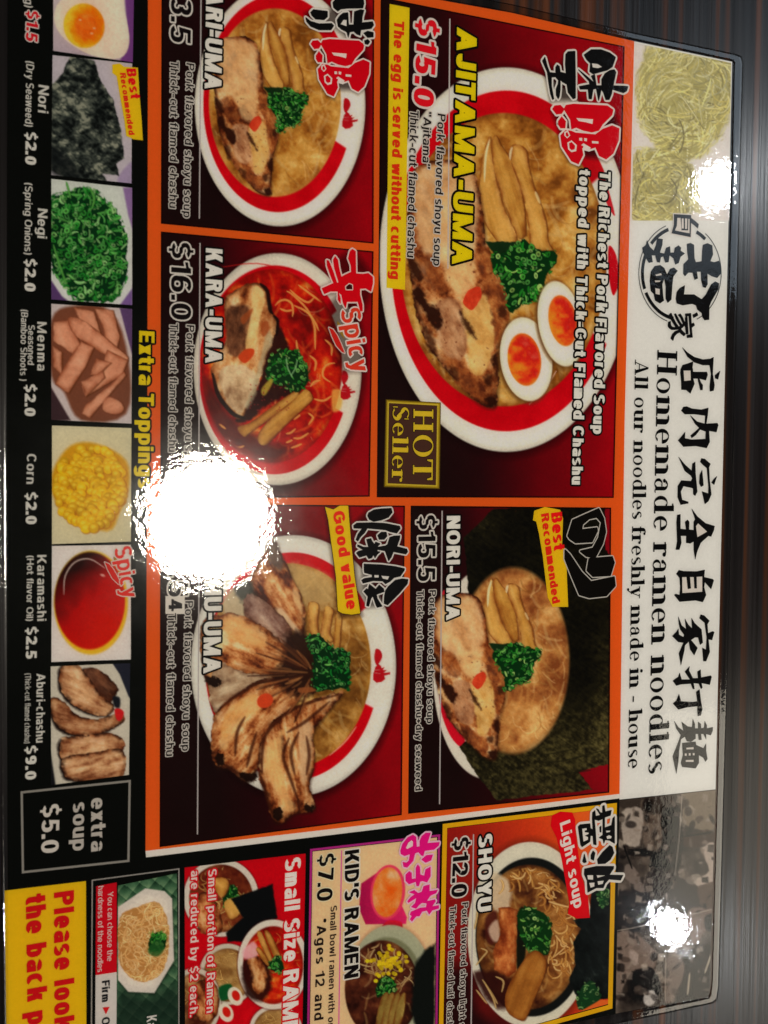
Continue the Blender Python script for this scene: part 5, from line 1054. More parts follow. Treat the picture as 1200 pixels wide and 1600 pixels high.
# sepia kitchen photo at the foot of the header
def kitchen():
    cv = Canvas(PL(967, 1250, 1117, 1234, 1107, 1555, 961, 1583), (96, 82, 74))
    cv.C[:] = ramp(fbm(cv.X / 34, cv.Y / 34, 5, 4) * 1.3 - .2, [(0, (46, 40, 40)), (.5, (96, 82, 74)), (1, (150, 132, 118))])
    def p(q, c, a=.9, soft=3, wob=2): cv.poly(Z12(*q), c, soft, a, True, wob, 8)
    p((790, 120, 960, 90, 955, 270, 880, 290, 800, 250), (136, 118, 98)); p((500, 150, 780, 120, 790, 200, 700, 240, 620, 200, 520, 190), (78, 66, 60))
    p((520, 200, 600, 190, 612, 260, 590, 360, 520, 340), (168, 152, 142)); p((620, 240, 700, 220, 690, 370, 620, 360), (118, 98, 86)); p((700, 210, 790, 200, 780, 480, 690, 490, 640, 400, 700, 360), (38, 32, 36))
    p((790, 330, 900, 290, 950, 310, 940, 350, 850, 370, 800, 360), (84, 60, 50)); p((880, 370, 955, 360, 950, 520, 880, 550, 850, 530, 920, 480), (176, 156, 146)); p((560, 380, 640, 380, 640, 410, 560, 410), (40, 34, 36))
    p((550, 450, 640, 560, 600, 590, 520, 500), (132, 114, 106)); p((640, 480, 800, 500, 900, 600, 940, 640, 820, 690, 640, 640), (64, 54, 54)); p((500, 580, 640, 600, 620, 740, 490, 760), (54, 46, 48))
    p((820, 670, 940, 660, 900, 760, 850, 830), (128, 100, 90)); p((900, 690, 945, 690, 940, 760, 905, 750), (40, 34, 40)); p((490, 780, 600, 790, 680, 880, 640, 960, 560, 950, 500, 1080, 486, 1080), (140, 116, 104)); p((560, 960, 660, 940, 690, 1060, 580, 1080), (44, 38, 40))
    p((620, 1050, 660, 1040, 676, 1080, 650, 1110, 618, 1100), (186, 178, 176)); p((720, 900, 800, 900, 820, 980, 760, 1080, 715, 1090), (124, 100, 90)); p((820, 860, 940, 840, 930, 1060, 760, 1100, 800, 980), (52, 44, 42)); p((550, 850, 590, 870, 580, 920, 548, 900), (166, 144, 136)); p((870, 560, 950, 540, 950, 640, 890, 650), (104, 78, 66))
    r = random.Random(16)
    for i in range(170):
        x, y = r.uniform(490, 950), r.uniform(140, 1080); w_, h_ = r.uniform(6, 34), r.uniform(6, 40); a = r.uniform(-.3, .3)
        q = [(x + dx * w_ * math.cos(a) - dy * h_ * math.sin(a), y + dx * w_ * math.sin(a) + dy * h_ * math.cos(a)) for dx, dy in ((-.5, -.5), (.5, -.4), (.45, .5), (-.5, .4))]
        cv.poly(Z12(*[v for k_ in q for v in k_]), r.choice([(40, 34, 34), (60, 50, 46), (150, 132, 120), (116, 98, 86), (84, 68, 60), (180, 164, 150), (30, 26, 28)]), 2.5, r.uniform(.35, .8), r.random() < .4, 1.2, 4)
    r = random.Random(6)
    for i in range(90):
        x, y = r.uniform(500, 950), r.uniform(160, 1080); s = r.uniform(2, 9); c = r.choice([(36, 30, 32), (150, 134, 124), (84, 66, 58), (116, 98, 88), (58, 48, 48)]); cv.ell(*Z12(x, y)[0], s, s * r.uniform(.3, .8), c, r.uniform(0, 180), 2.5, .6)
    for q in ((795, 120, 780, 330, 760, 500), (490, 760, 600, 740, 940, 660), (718, 860, 715, 1090)): cv.stroke(Z12(*q), .9, (170, 156, 142), None, .7)
    for q in ((900, 850, 860, 960, 830, 1080), (930, 880, 880, 1000), (540, 380, 700, 400), (520, 360, 560, 470), (800, 320, 930, 300)): cv.stroke(Z12(*q), 1.4, (30, 26, 28), None, .85)
    for q in ((935, 860, 900, 960), (830, 960, 820, 1060)): cv.stroke(Z12(*q), 1.6, (190, 174, 150), None, .8)
    g_ = cv.C.mean(-1, keepdims=True); cv.C = np.clip((g_ * .45 + cv.C * .55 - .36) * 1.35 + .30, .05, .8)
    cv.blur_noise(.08, 3); return cv.build('kitchen_photo', menu, 6)
kitchen()

# header lettering
T('header_slogan', 'Homemade ramen noodles', (1026, 547), (1012, 1209), 31, (12, 12, 14), hd, serif=True)
T('header_subtitle', 'All our noodles freshly made in - house', (991, 562), (980, 1201), 21, (12, 12, 14), hd, serif=True)
# round seal with brush characters
L6 = Q(990, 320, 6.667)
def ring_band(name, r0, r1, segs, col):
    g = Geo(); cx, cy = 475, 715
    for a0, a1 in segs:
        n = max(3, int((a1 - a0) / 5))
        for i in range(n):
            q = []
            for k, rr in ((i, r0), (i + 1, r0), (i + 1, r1), (i, r1)):
                t = math.radians(a0 + (a1 - a0) * k / n); q.append(L6(cx + math.cos(t) * rr * 432, cy + math.sin(t) * rr * 528)[0])
            w = P2W(*np.array(q).T)[:, :2]; g.piece(w[::-1], Zk(20 + (i % 2)))
    g.build(name, hd, col)
IK = (16, 16, 18)
ring_band('seal_ring', .985, 1.0, [(-52, 70 - 20), (58, 66), (108, 250), (158, 170)], IK)
ring_band('seal_ring', .87, .94, [(-64, -48), (62, 70), (100, 155), (160, 205), (220, 252)], IK)
shape('seal_character', [L6(545, 410, 585, 400, 620, 420, 625, 560, 640, 600, 700, 590, 705, 480, 712, 420, 760, 402, 810, 425, 818, 520, 790, 590, 830, 600, 880, 585, 903, 640, 900, 720, 860, 765, 800, 745, 760, 720, 762, 830, 740, 868, 712, 860, 695, 790, 690, 700, 650, 700, 660, 770, 625, 785, 605, 710, 560, 710, 525, 748, 508, 720, 510, 620, 560, 570, 550, 500),
      L6(525, 840, 520, 900, 515, 935, 620, 935, 700, 985, 740, 940, 800, 830, 840, 800, 880, 820, 875, 880, 800, 1010, 780, 1060, 778, 1200, 730, 1205, 705, 1170, 700, 1130, 655, 1095, 640, 1050, 600, 1035, 500, 1050, 440, 1030, 430, 980, 440, 910, 470, 870)], IK, hd, k=24)
shape('seal_character', [L6(130, 370, 160, 440, 200, 480, 225, 420, 235, 350, 295, 360, 290, 420, 265, 500, 310, 510, 330, 450, 370, 435, 375, 500, 410, 500, 420, 450, 460, 425, 485, 450, 480, 480, 525, 510, 480, 545, 460, 610, 425, 625, 405, 560, 365, 530, 355, 600, 320, 605, 300, 540, 275, 550, 265, 605, 235, 600, 215, 530, 180, 530, 190, 600, 150, 608, 120, 560, 90, 500, 80, 450, 120, 420)], IK, hd, k=24)
shape('seal_character', [L6(170, 700, 210, 640, 270, 630, 310, 660, 340, 730, 370, 670, 410, 655, 450, 690, 405, 750, 395, 830, 385, 990, 345, 1025, 325, 980, 325, 850, 310, 770, 290, 830, 300, 960, 308, 1000, 265, 1030, 215, 1000, 200, 930, 170, 900, 160, 790)], IK, hd, k=24)
shape('seal_character', [L6(215, 870, 262, 880, 262, 940, 220, 930), L6(215, 730, 275, 715, 285, 735, 225, 745), L6(210, 790, 270, 790, 265, 805, 215, 810)], (206, 200, 198), hd, k=28)
for q in ((410, 100, 590, 110, 585, 340, 385, 300, 410, 210),): shape('seal_character', [L6(*q)], IK, hd, (206, 200, 198), 1.5, k=24)
shape('seal_character', [L6(445, 140, 478, 140, 490, 285, 420, 270, 440, 220), L6(490, 145, 510, 145, 512, 250, 490, 250), L6(525, 145, 548, 148, 546, 255, 525, 255), L6(560, 150, 572, 150, 572, 300, 490, 285, 490, 268, 556, 270)], (206, 200, 198), hd, k=30)
shape('seal_character', [L6(585, 135, 625, 165, 670, 205, 660, 250, 620, 215, 585, 190)], IK, hd, k=24)
T('seal_character', '家', L6(350, 1130)[0], L6(370, 1420)[0], 40, IK, hd, bold=.8, cjk=True, wob=.08, k=26)

# ------------------------------------------------------------------ lettering of the dish panels
RED = (206, 20, 36); YEL = (232, 192, 20); OUT = (14, 10, 10)
BR = (206, 200, 196)
def desc(par, s, p0, p1, cap, fill=(30, 24, 24), out=(196, 190, 186), ow=1.6, bold=.35): T('description_line', s, p0, p1, cap, fill, par, out=out, ow=ow, bold=bold)
def dark_price(par, s, p0, p1, cap, ow=2.6): T('price', s, p0, p1, cap, (20, 14, 16), par, out=BR, ow=ow, bold=1.5)
def dish(par, s, p0, p1, cap, fill=(214, 210, 206), bold=2.3, ow=3): T('dish_name', s, p0, p1, cap, fill, par, out=OUT, ow=ow, bold=bold)
def rule(par, p0, p1, col=(176, 168, 170), w=2.0): strip('rule', p0, p1, w, 10, col, par)
def uma(par, f):
    W_ = (214, 206, 204)
    def t(q): return [f(x, y) for x, y in B1(*q)]
    shape('dish_emblem', [t((655, 345, 720, 335, 1000, 350, 1050, 385, 1040, 430, 960, 510, 930, 560, 870, 575, 800, 560, 740, 535, 700, 550, 690, 470, 660, 420, 635, 380)),
        t((735, 575, 900, 590, 960, 545, 1040, 515, 1100, 540, 1095, 640, 1050, 750, 990, 800, 930, 770, 900, 700, 850, 715, 790, 705, 800, 760, 760, 840, 700, 815, 620, 690, 608, 600, 650, 555, 700, 560)),
        t((540, 380, 560, 350, 610, 345, 645, 380, 620, 420, 575, 425)), t((590, 480, 620, 440, 655, 480, 650, 540, 610, 540, 590, 510))], (196, 4, 26), par, W_, 2.6 * (1 if f(1, 0)[0] - f(0, 0)[0] > .9 else .85), k=30)
    shape('dish_emblem', [t((740, 455, 880, 465, 875, 505, 820, 490, 760, 480)), t((640, 570, 670, 555, 690, 600, 665, 625, 640, 600)), t((665, 660, 700, 640, 745, 680, 740, 730, 700, 740, 672, 715)), t((765, 620, 790, 620, 790, 645, 765, 642)), t((805, 620, 830, 625, 828, 648, 806, 645)), t((870, 645, 925, 650, 925, 668, 872, 665)), t((780, 680, 800, 690, 790, 720, 850, 735, 860, 700, 800, 665))], W_, par, k=38)
    shape('dish_emblem', [t((652, 580, 665, 570, 678, 600, 664, 612, 652, 600)), t((680, 665, 702, 655, 730, 685, 726, 715, 702, 722, 684, 708))], (196, 4, 26), par, k=41)
BK = (16, 16, 18); HALO = (208, 204, 202)

# dish with eggs
dish(pE, 'AJITAMA-UMA', (713, 43), (705, 413), 31, (232, 194, 14), 3.2, 3.2)
rule(pE, (702, 30), (699, 420), (190, 182, 184))
T('price', '$15.0', (652, 27), (645, 164), 31, RED, pE, out=(206, 200, 198), ow=3.2, bold=2.6)
flat('yellow_strip', PL(608, 7, 639, 13, 632, 453, 603, 450), 12, (236, 190, 24), pE); T('strip_text', 'The egg is served without cutting', (615, 32), (609, 436), 15.5, (204, 50, 22), pE, bold=1.2)
desc(pE, 'Pork flavored shoyu soup', (683, 178), (676, 415), 12); desc(pE, '“Ajitama”', (661, 174), (659, 263), 12); desc(pE, 'Thick-cut flamed chashu', (640, 172), (635, 402), 13)
T('slogan_line', 'The Richest Pork Flavored Soup', (936, 267), (925, 678), 17, (216, 212, 208), pE, out=OUT, ow=2.6, bold=1.5)
T('slogan_line', 'topped with Thick-Cut Flamed Chashu', (904, 264), (892, 757), 17, (216, 212, 208), pE, out=OUT, ow=2.6, bold=1.5)
uma(pE, lambda x, y: (x, y))
bd = flat('hot_seller_badge', PL(602, 624, 688, 629, 686, 764, 599, 761), 12, (168, 140, 26), pE)
frame('badge_border', PL(602, 624, 688, 629, 686, 764, 599, 761), 1.6, 14, (96, 78, 20), bd)
flat('badge_field', PL(607, 630, 682, 634, 680, 758, 605, 755), 16, (74, 46, 38), bd); frame('badge_border', PL(605, 628, 684, 632, 682, 760, 603, 757), 1.4, 18, (206, 184, 60), bd)
T('badge_text', 'HOT', (645, 639), (644, 750), 31, (206, 180, 44), bd, out=(40, 26, 20), ow=1, serif=True, k=32); T('badge_text', 'Seller', (613, 635), (611, 753), 25, (206, 180, 44), bd, out=(40, 26, 20), ow=1, serif=True, k=32)

# plain dish, top
dish(pP, 'BARI-UMA', (322, -40), (319, 139), 26, bold=2.4); rule(pP, (314, -60), (311, 342))
dark_price(pP, '$13.5', (268, -58), (266, 65), 31)
desc(pP, 'Pork flavored shoyu soup', (291, 99), (286, 340), 12); desc(pP, 'Thick-cut flamed chashu', (266, 95), (264, 325), 12.5)
uma(pP, lambda x, y: (484 + (x - 861) * .88, 62 + (y - 163) * .95))

# spicy dish
dish(pK, 'KARA-UMA', (321, 388), (320, 567), 26, bold=2.4); rule(pK, (312, 380), (310, 760))
dark_price(pK, '$16.0', (267, 378), (267, 499), 31)
desc(pK, 'Pork flavored shoyu spicy soup', (291, 508), (287, 790), 12); desc(pK, 'Thick-cut flamed chashu', (265, 505), (263, 706), 12.5)
def chili(par, f, s):
    shape('chili_mark', [[f(*p) for p in ((0, 0), (8, 3), (16, 12), (23, 24), (31, 40), (25, 38), (14, 28), (6, 14))]], (196, 36, 30), par, (206, 190, 186), 1.4 * s, k=26)
    shape('chili_mark', [[f(*p) for p in ((16, -10), (22, -6), (28, 8), (30, 18), (24, 12), (18, 2))]], (150, 120, 40), par, k=24)
chili(pK, lambda x, y: (513 + x * .8, 512 + y * 1.0), 1.0)
T('spicy_mark', 'Spicy', (531, 484), (549, 583), 30, (206, 60, 40), pK, out=(220, 206, 204), ow=2.2, bold=1.3, k=36, wob=.06)

# flamed pork dish
dish(pC, 'CHASHU-UMA', (320, 806), (317, 1052), 27, bold=2.4); rule(pC, (311, 800), (308, 1303))
dark_price(pC, '$17.5', (266, 806), (262, 932), 31); flat('price_sticker', PL(258, 931, 288, 931, 288, 959, 258, 959), 18, (210, 204, 198), pC); T('price', '4', (263, 936), (263, 955), 21, (20, 16, 18), pC, bold=1.2)
desc(pC, 'Pork flavored shoyu soup', (289, 939), (284, 1173), 12); desc(pC, 'Thick-cut flamed chashu', (262, 958), (259, 1181), 12.5)
shape('yellow_brush_mark', [PL(507, 792, 520, 796, 530, 790, 543, 790, 547, 840, 553, 900, 562, 958, 548, 960, 534, 958, 527, 954, 524, 900, 517, 850, 512, 812)], (232, 184, 22), pC, (60, 30, 10), 1.0, k=22)
T('badge_text', 'Good value', (519, 800), (541, 953), 17.5, (212, 44, 24), pC, bold=1.5, k=32, out=(232, 184, 22), ow=.8)

# seaweed dish
dish(pN, 'NORI-UMA', (697, 806), (696, 969), 21, bold=2.2, ow=2.6); rule(pN, (690, 798), (686, 1256))
dark_price(pN, '$15.5', (653, 805), (652, 908), 27, 2.4)
desc(pN, 'Pork flavored shoyu soup', (670, 922), (666, 1130), 10, ow=1.4); desc(pN, 'Thick-cut flamed chashu+dry seaweed', (651, 922), (648, 1235), 10, ow=1.4)
N5 = B5
shape('dish_calligraphy', [N5(720, 190, 745, 110, 800, 85, 880, 50, 905, 100, 915, 170, 900, 230, 860, 305, 815, 295, 785, 270, 850, 255, 880, 200, 895, 120, 870, 92, 830, 100, 795, 130, 790, 160, 870, 150, 872, 165, 845, 220, 760, 225, 730, 205),
      N5(830, 310, 950, 300, 960, 330, 940, 395, 850, 400, 820, 370), N5(705, 265, 730, 290, 790, 380, 840, 430, 960, 405, 965, 450, 920, 500, 830, 510, 780, 495, 740, 400, 705, 310)], (14, 12, 10), pN, (190, 186, 182), 2.6, k=34, fat=1.2)
shape('yellow_brush_mark', [N5(538, 110, 545, 60, 600, 40, 680, 55, 695, 100, 690, 240, 712, 260, 715, 400, 722, 560, 640, 560, 615, 510, 590, 300, 570, 180, 555, 115)], (236, 178, 22), pN, None, 0, k=20)
T('badge_text', 'Best', N5(632, 72)[0], N5(648, 268)[0], 17, (212, 24, 26), pN, bold=1.7, k=32); T('badge_text', 'Recommended', N5(580, 78)[0], N5(640, 545)[0], 12, (206, 40, 26), pN, bold=1.0, k=32)

# soy sauce dish
frame('yellow_border', PL(691, 1287, 963, 1254, 956, 1575, 684, 1650), 7, 5, (226, 164, 18), pS)
dish(pS, 'SHOYU', (747, 1304), (745, 1425), 21, bold=2.2, ow=2.6); rule(pS, (739, 1303), (735, 1625))
dark_price(pS, '$12.0', (708, 1309), (704, 1402), 24, 2.2)
desc(pS, 'Pork flavored shoyu light soup', (721, 1410), (716, 1632), 9.5, (40, 16, 18), ow=1.2); desc(pS, 'Thick-cut flamed half chashu', (702, 1415), (697, 1612), 9.5, (40, 16, 18), ow=1.2)
shape('red_brush_mark', [B7(735, 100, 790, 75, 870, 80, 890, 130, 890, 200, 930, 500, 975, 640, 988, 785, 900, 790, 840, 760, 850, 690, 800, 400, 765, 250, 725, 170)], (204, 8, 24), pS, None, 0, k=20)
T('badge_text', 'Light soup', B7(785, 152)[0], B7(882, 728)[0], 16, (216, 208, 206), pS, bold=.9, k=32)

# kids dish
frame('pink_border', PL(484, 1326, 687, 1303, 682, 1660, 478, 1680), 3.4, 5, (168, 40, 130), pD)
T('dish_name', "KID'S RAMEN", (538, 1329), (537, 1529), 22, (18, 14, 14), pD, out=(216, 208, 200), ow=2.2, bold=1.6); strip('rule', (533, 1328), (528, 1640), 2, 10, (200, 100, 160), pD)
T('price', '$7.0', (498, 1334), (494, 1408), 24, (20, 16, 16), pD, out=(224, 206, 180), ow=1.4, bold=1.2)
T('description_line', 'Small bowl ramen with orange juice', (516, 1415), (510, 1680), 9.5, (52, 36, 30), pD, bold=.3); T('description_line', '°Ages 12 and under', (495, 1436), (488, 1672), 14, (38, 28, 26), pD, bold=.6)

# small size offer
T('offer_title', 'Small Size RAMEN', (445, 1341), (440, 1638), 24, (220, 210, 208), pR, out=(204, 8, 24), ow=2, bold=1.8)
T('offer_line', 'Small portion of Ramen', (325, 1358), (322, 1582), 12.5, (222, 200, 198), pR, out=(200, 14, 34), ow=2.2, bold=.5); T('offer_line', 'are reduced by $2 each.', (298, 1360), (296, 1588), 12.5, (222, 200, 198), pR, out=(200, 14, 34), ow=2.2, bold=.5)

# noodle hardness box
frame('box_border', PL(143, 1374, 280, 1356, 280, 1700, 141, 1720), 1.8, 4, (150, 146, 144), menu)
rs = flat('red_strip', PL(150, 1384, 182, 1378, 182, 1518, 149, 1523), 6, (190, 12, 30), menu)
T('strip_text', 'You can choose the', (168, 1393), (167, 1501), 8.5, (216, 190, 190), rs, bold=.15); T('strip_text', 'hardness of the noodles', (153, 1384), (152, 1518), 8.5, (216, 190, 190), rs, bold=.15)
ws = flat('white_strip', PL(149, 1523, 182, 1518, 182, 1700, 148, 1700), 6, (200, 194, 192), menu)
T('strip_text', 'Firm', (159, 1532), (159, 1565), 12, (30, 30, 34), ws, bold=.7); shape('arrow_mark', [PL(162, 1572, 172, 1577, 162, 1583)], (196, 30, 36), ws, k=20) if False else shape('arrow_mark', [PL(171, 1572, 165, 1584, 160, 1573)], (196, 30, 36), ws, k=20)
T('strip_text', 'Ordinary', (159, 1589), (158, 1660), 12, (30, 30, 34), ws, bold=.7); T('strip_text', 'Kaedama', (229, 1587), (228, 1650), 15, (206, 202, 200), pH, bold=.8)

# yellow notice
yn = flat('yellow_notice', PL(7, 1391, 134, 1376, 135, 1740, 12, 1760), 4, (218, 176, 20), menu)
T('notice_text', 'Please look at', (84, 1394), (85, 1660), 31, (190, 20, 26), yn, bold=3.0); T('notice_text', 'the back page', (40, 1399), (44, 1672), 31, (190, 20, 26), yn, bold=3.0)

# extra soup box
es = frame('extra_soup_box', PL(32, 1236, 204, 1218, 202, 1346, 34, 1364), 3.4, 4, (140, 136, 132), menu)
T('box_text', 'extra', (142, 1247), (142, 1330), 23, (178, 172, 168), es, bold=1.3); T('box_text', 'soup', (114, 1254), (113, 1329), 23, (178, 172, 168), es, bold=1.3); T('box_text', '$5.0', (66, 1257), (64, 1333), 27, (196, 190, 186), es, bold=1.6)

# extra toppings: photos and captions
top_photo(menu, PL(83, -108, 210, -76, 207, 98, 83, 80), (180, 170, 180), t_egg, 'topping photo of a halved boiled egg')
top_photo(menu, PL(82, 87, 206, 100, 205, 287, 80, 274), (184, 176, 186), t_nori, 'topping photo of dry seaweed')
top_photo(menu, PL(80, 280, 206, 294, 206, 477, 80, 468), (200, 204, 200), t_negi, 'topping photo of spring onions')
top_photo(menu, PL(80, 475, 206, 483, 205, 662, 80, 656), (196, 184, 186), t_menma, 'topping photo of bamboo shoots')
top_photo(menu, PL(81, 665, 205, 669, 204, 846, 81, 850), (200, 190, 160), t_corn, 'topping photo of yellow corn')
top_photo(menu, PL(81, 853, 204, 851, 204, 1030, 80, 1034), (212, 204, 202), t_oil, 'topping photo of red chili oil')
top_photo(menu, PL(79, 1041, 203, 1036, 201, 1210, 80, 1226), (196, 190, 178), t_chashu, 'topping photo of flamed pork slices')
CAP = (196, 194, 190)
def cap(n, p0, p1, h, b=.6): T('topping_caption', n, p0, p1, h, CAP, menu, bold=b)
def pr(s, p0, p1, h=17): T('topping_price', s, p0, p1, h, (204, 202, 198), menu, bold=1.5)
T('topping_price', '$1.5', (42, 16), (40, 64), 18, (200, 24, 40), menu, out=(206, 196, 194), ow=1.7, bold=1.3); cap('(Boiled Egg)', (39, -78), (39, 12), 12, .3)
cap('Nori', (60, 133), (59, 176), 16); cap('(Dry Seaweed)', (41, 96), (39, 198), 12, .3); pr('$2.0', (40, 206), (39, 257))
cap('Negi', (59, 326), (58, 372), 15); cap('(Spring Onions)', (39, 286), (38, 398), 11.5, .3); pr('$2.0', (39, 404), (38, 455))
cap('Menma', (58, 503), (58, 579), 14.5); cap('Seasoned', (44, 508), (43, 570), 10, .3); cap('(Bamboo Shoots )', (33, 484), (31, 595), 10.5, .3); pr('$2.0', (39, 600), (38, 650))
cap('Corn', (42, 709), (41, 756), 14.5); pr('$2.0', (40, 769), (40, 819))
cap('Karamashi', (58, 867), (58, 970), 14); cap('(Hot flavor Oil)', (42, 868), (41, 970), 10.5, .3); pr('$2.5', (41, 979), (40, 1029))
cap('Aburi-chashu', (57, 1052), (56, 1160), 13.5); cap('(Thick-cut flamed chashu)', (39, 1052), (38, 1161), 9, .2); pr('$9.0', (40, 1165), (39, 1218))
T('toppings_title', 'Extra Toppings', (217, 517), (215, 762), 24, (226, 190, 20), menu, out=(10, 10, 10), ow=3, bold=1.8)
bm = shape('yellow_brush_mark', [Z1(525, 305, 560, 300, 580, 315, 645, 320, 652, 440, 662, 560, 668, 660, 625, 655, 590, 640, 580, 560, 560, 450, 545, 360, 525, 345)], (230, 182, 22), menu, None, 0, k=20)
T('badge_text', 'Best', Z1(590, 325)[0], Z1(612, 465)[0], 15, (206, 20, 28), bm, bold=1.5, k=32); T('badge_text', 'Recommended', Z1(560, 345)[0], Z1(603, 635)[0], 9, (204, 36, 28), bm, bold=.7, k=32)
chili(menu, lambda x, y: (163 + x * .85, 878 + y * .9), .8)
T('spicy_mark', 'Spicy', (178, 856), (191, 935), 26, (206, 50, 44), menu, out=(206, 196, 190), ow=1.6, bold=1.1, k=36, wob=.06)
# ---- brush lettering traced as outlines (same characters as on the menu)
def traced(par, f, polys, fill, holes=(), hole_col=HALO, out=HALO, ow=2.6, k=34, name='dish_calligraphy', hole_out=None):
    shape(name, [f(*p) for p in polys], fill, par, out, ow + .6, k=k, fat=.7 if out is not None else .25)
    if holes: shape(name + '_counter', [f(*p) for p in holes], hole_col, par, hole_out, 1.4, k=k + 7)
H7 = Q(1045, 535, 4.635); H8 = Q(1040, 880, 4.847); HC = (206, 200, 197)
TI = dict(out=None, k=20, name='title_character', hole_col=HC)
traced(hd, H7, [(92, 38, 130, 75, 180, 108, 240, 125, 295, 120, 318, 108, 315, 160, 312, 230, 325, 310, 318, 350, 292, 355, 290, 320, 300, 230, 290, 165, 240, 165, 180, 145, 130, 105), (365, 208, 350, 268, 330, 260, 328, 240, 345, 225),
    (80, 195, 95, 165, 130, 155, 170, 140, 165, 180, 170, 215, 270, 215, 275, 235, 262, 275, 215, 262, 225, 290, 240, 310, 238, 345, 222, 345, 215, 310, 208, 285, 205, 262, 170, 262, 180, 300, 150, 370, 120, 345, 85, 342, 85, 290, 78, 220)], IK, [(100, 205, 150, 205, 152, 275, 105, 280)], **TI)
traced(hd, H7, [(85, 495, 100, 468, 125, 465, 160, 480, 230, 488, 280, 475, 275, 530, 265, 590, 345, 585, 352, 600, 338, 650, 285, 640, 290, 720, 268, 765, 190, 750, 100, 755, 62, 710, 112, 650, 110, 695, 160, 705, 260, 700, 262, 645, 220, 630, 190, 670, 160, 692, 152, 675, 175, 655, 215, 620, 185, 590, 150, 530, 200, 575, 255, 590, 258, 530, 180, 520, 110, 520)], IK, **TI)
traced(hd, H7, [(222, 865, 230, 840, 255, 845, 295, 880, 285, 905, 290, 1000, 302, 1100, 280, 1150, 255, 1170, 235, 1080, 280, 1095, 282, 1050, 270, 910, 240, 885), (342, 970, 322, 1030, 303, 1015, 320, 990), (235, 925, 242, 1000, 245, 1035, 228, 1045, 215, 1020, 218, 960),
    (185, 865, 188, 950, 200, 1080, 185, 1110, 172, 1100, 170, 1055, 100, 1040, 80, 1080, 90, 1140, 135, 1155, 135, 1165, 80, 1175, 58, 1120, 60, 1040, 85, 1000, 155, 1005, 165, 985, 155, 965, 110, 930, 65, 830, 110, 885, 160, 930, 165, 880)], IK, **TI)
traced(hd, H7, [(160, 1205, 200, 1260, 260, 1310, 325, 1330, 320, 1360, 300, 1405, 280, 1400, 225, 1450, 200, 1510, 185, 1570, 175, 1500, 175, 1440, 148, 1455, 120, 1450, 122, 1400, 80, 1400, 85, 1450, 70, 1500, 45, 1500, 55, 1440, 50, 1300, 55, 1250, 78, 1245, 78, 1350, 120, 1355, 112, 1300, 130, 1285, 142, 1300, 140, 1355, 175, 1360, 175, 1300, 185, 1280)], IK, [(190, 1330, 205, 1310, 270, 1370, 200, 1410)], **TI)
traced(hd, H8, [(75, 80, 95, 52, 130, 60, 230, 62, 290, 50, 285, 105, 350, 120, 358, 130, 338, 195, 290, 140, 285, 180, 300, 240, 275, 293, 220, 280, 100, 290, 60, 240, 70, 232, 100, 240, 105, 180, 100, 110)], IK, [(118, 105, 150, 104, 160, 195, 185, 190, 178, 104, 205, 104, 210, 190, 230, 190, 228, 103, 270, 100, 270, 215, 120, 225)], **TI)
traced(hd, H8, [(250, 415, 260, 388, 285, 395, 325, 435, 310, 460, 315, 530, 350, 515, 362, 520, 345, 580, 318, 575, 328, 670, 300, 740, 280, 740, 272, 640, 300, 655, 305, 560, 290, 450),
    (90, 405, 115, 470, 150, 500, 140, 420, 165, 465, 195, 495, 190, 415, 215, 455, 265, 500, 275, 600, 255, 615, 240, 560, 215, 560, 185, 580, 235, 640, 210, 695, 180, 650, 170, 590, 140, 620, 135, 660, 110, 770, 95, 680, 130, 600, 90, 595, 45, 550, 75, 520, 90, 495, 95, 540, 130, 560, 135, 540, 105, 500, 95, 460)], IK, **TI)
traced(hd, H8, [(175, 780, 170, 810, 200, 870, 240, 870, 235, 820, 258, 805, 262, 865, 335, 850, 342, 860, 328, 918, 265, 905, 272, 940, 262, 950, 245, 910, 205, 905, 212, 950, 200, 950, 185, 910, 110, 915, 75, 925, 50, 890, 60, 880, 90, 860, 100, 830, 115, 880, 180, 880, 160, 850, 140, 820),
    (250, 955, 262, 1050, 272, 1100, 260, 1150, 238, 1155, 235, 1120, 235, 1080, 150, 1090, 90, 1105, 50, 1060, 75, 1040, 95, 990, 110, 1045, 200, 1050, 235, 1045, 225, 975, 235, 965)], IK, **TI)
traced(hd, H8, [(60, 1195, 90, 1240, 130, 1270, 115, 1200, 160, 1235, 195, 1240, 200, 1180, 215, 1215, 215, 1250, 240, 1250, 240, 1200, 260, 1215, 262, 1250, 285, 1245, 290, 1195, 305, 1225, 305, 1250, 350, 1240, 350, 1265, 335, 1300, 300, 1290, 300, 1330, 280, 1290, 262, 1290, 265, 1335, 245, 1335, 240, 1290, 220, 1290, 220, 1325, 185, 1350, 155, 1345, 140, 1310, 110, 1330, 95, 1420, 90, 1500, 75, 1590, 48, 1460, 80, 1380, 110, 1300, 75, 1250),
    (120, 1360, 220, 1350, 225, 1375, 280, 1400, 300, 1365, 300, 1420, 310, 1480, 295, 1500, 280, 1470, 245, 1450, 245, 1510, 220, 1550, 120, 1540, 110, 1510, 125, 1450)], IK, [(150, 1395, 205, 1390, 205, 1407, 150, 1407), (145, 1488, 205, 1486, 205, 1502, 145, 1502), (138, 1438, 152, 1438, 152, 1456, 138, 1456), (168, 1436, 182, 1436, 182, 1454, 168, 1454), (198, 1435, 212, 1435, 212, 1452, 198, 1452)], **TI)
C1 = Q(835, 70, 8)
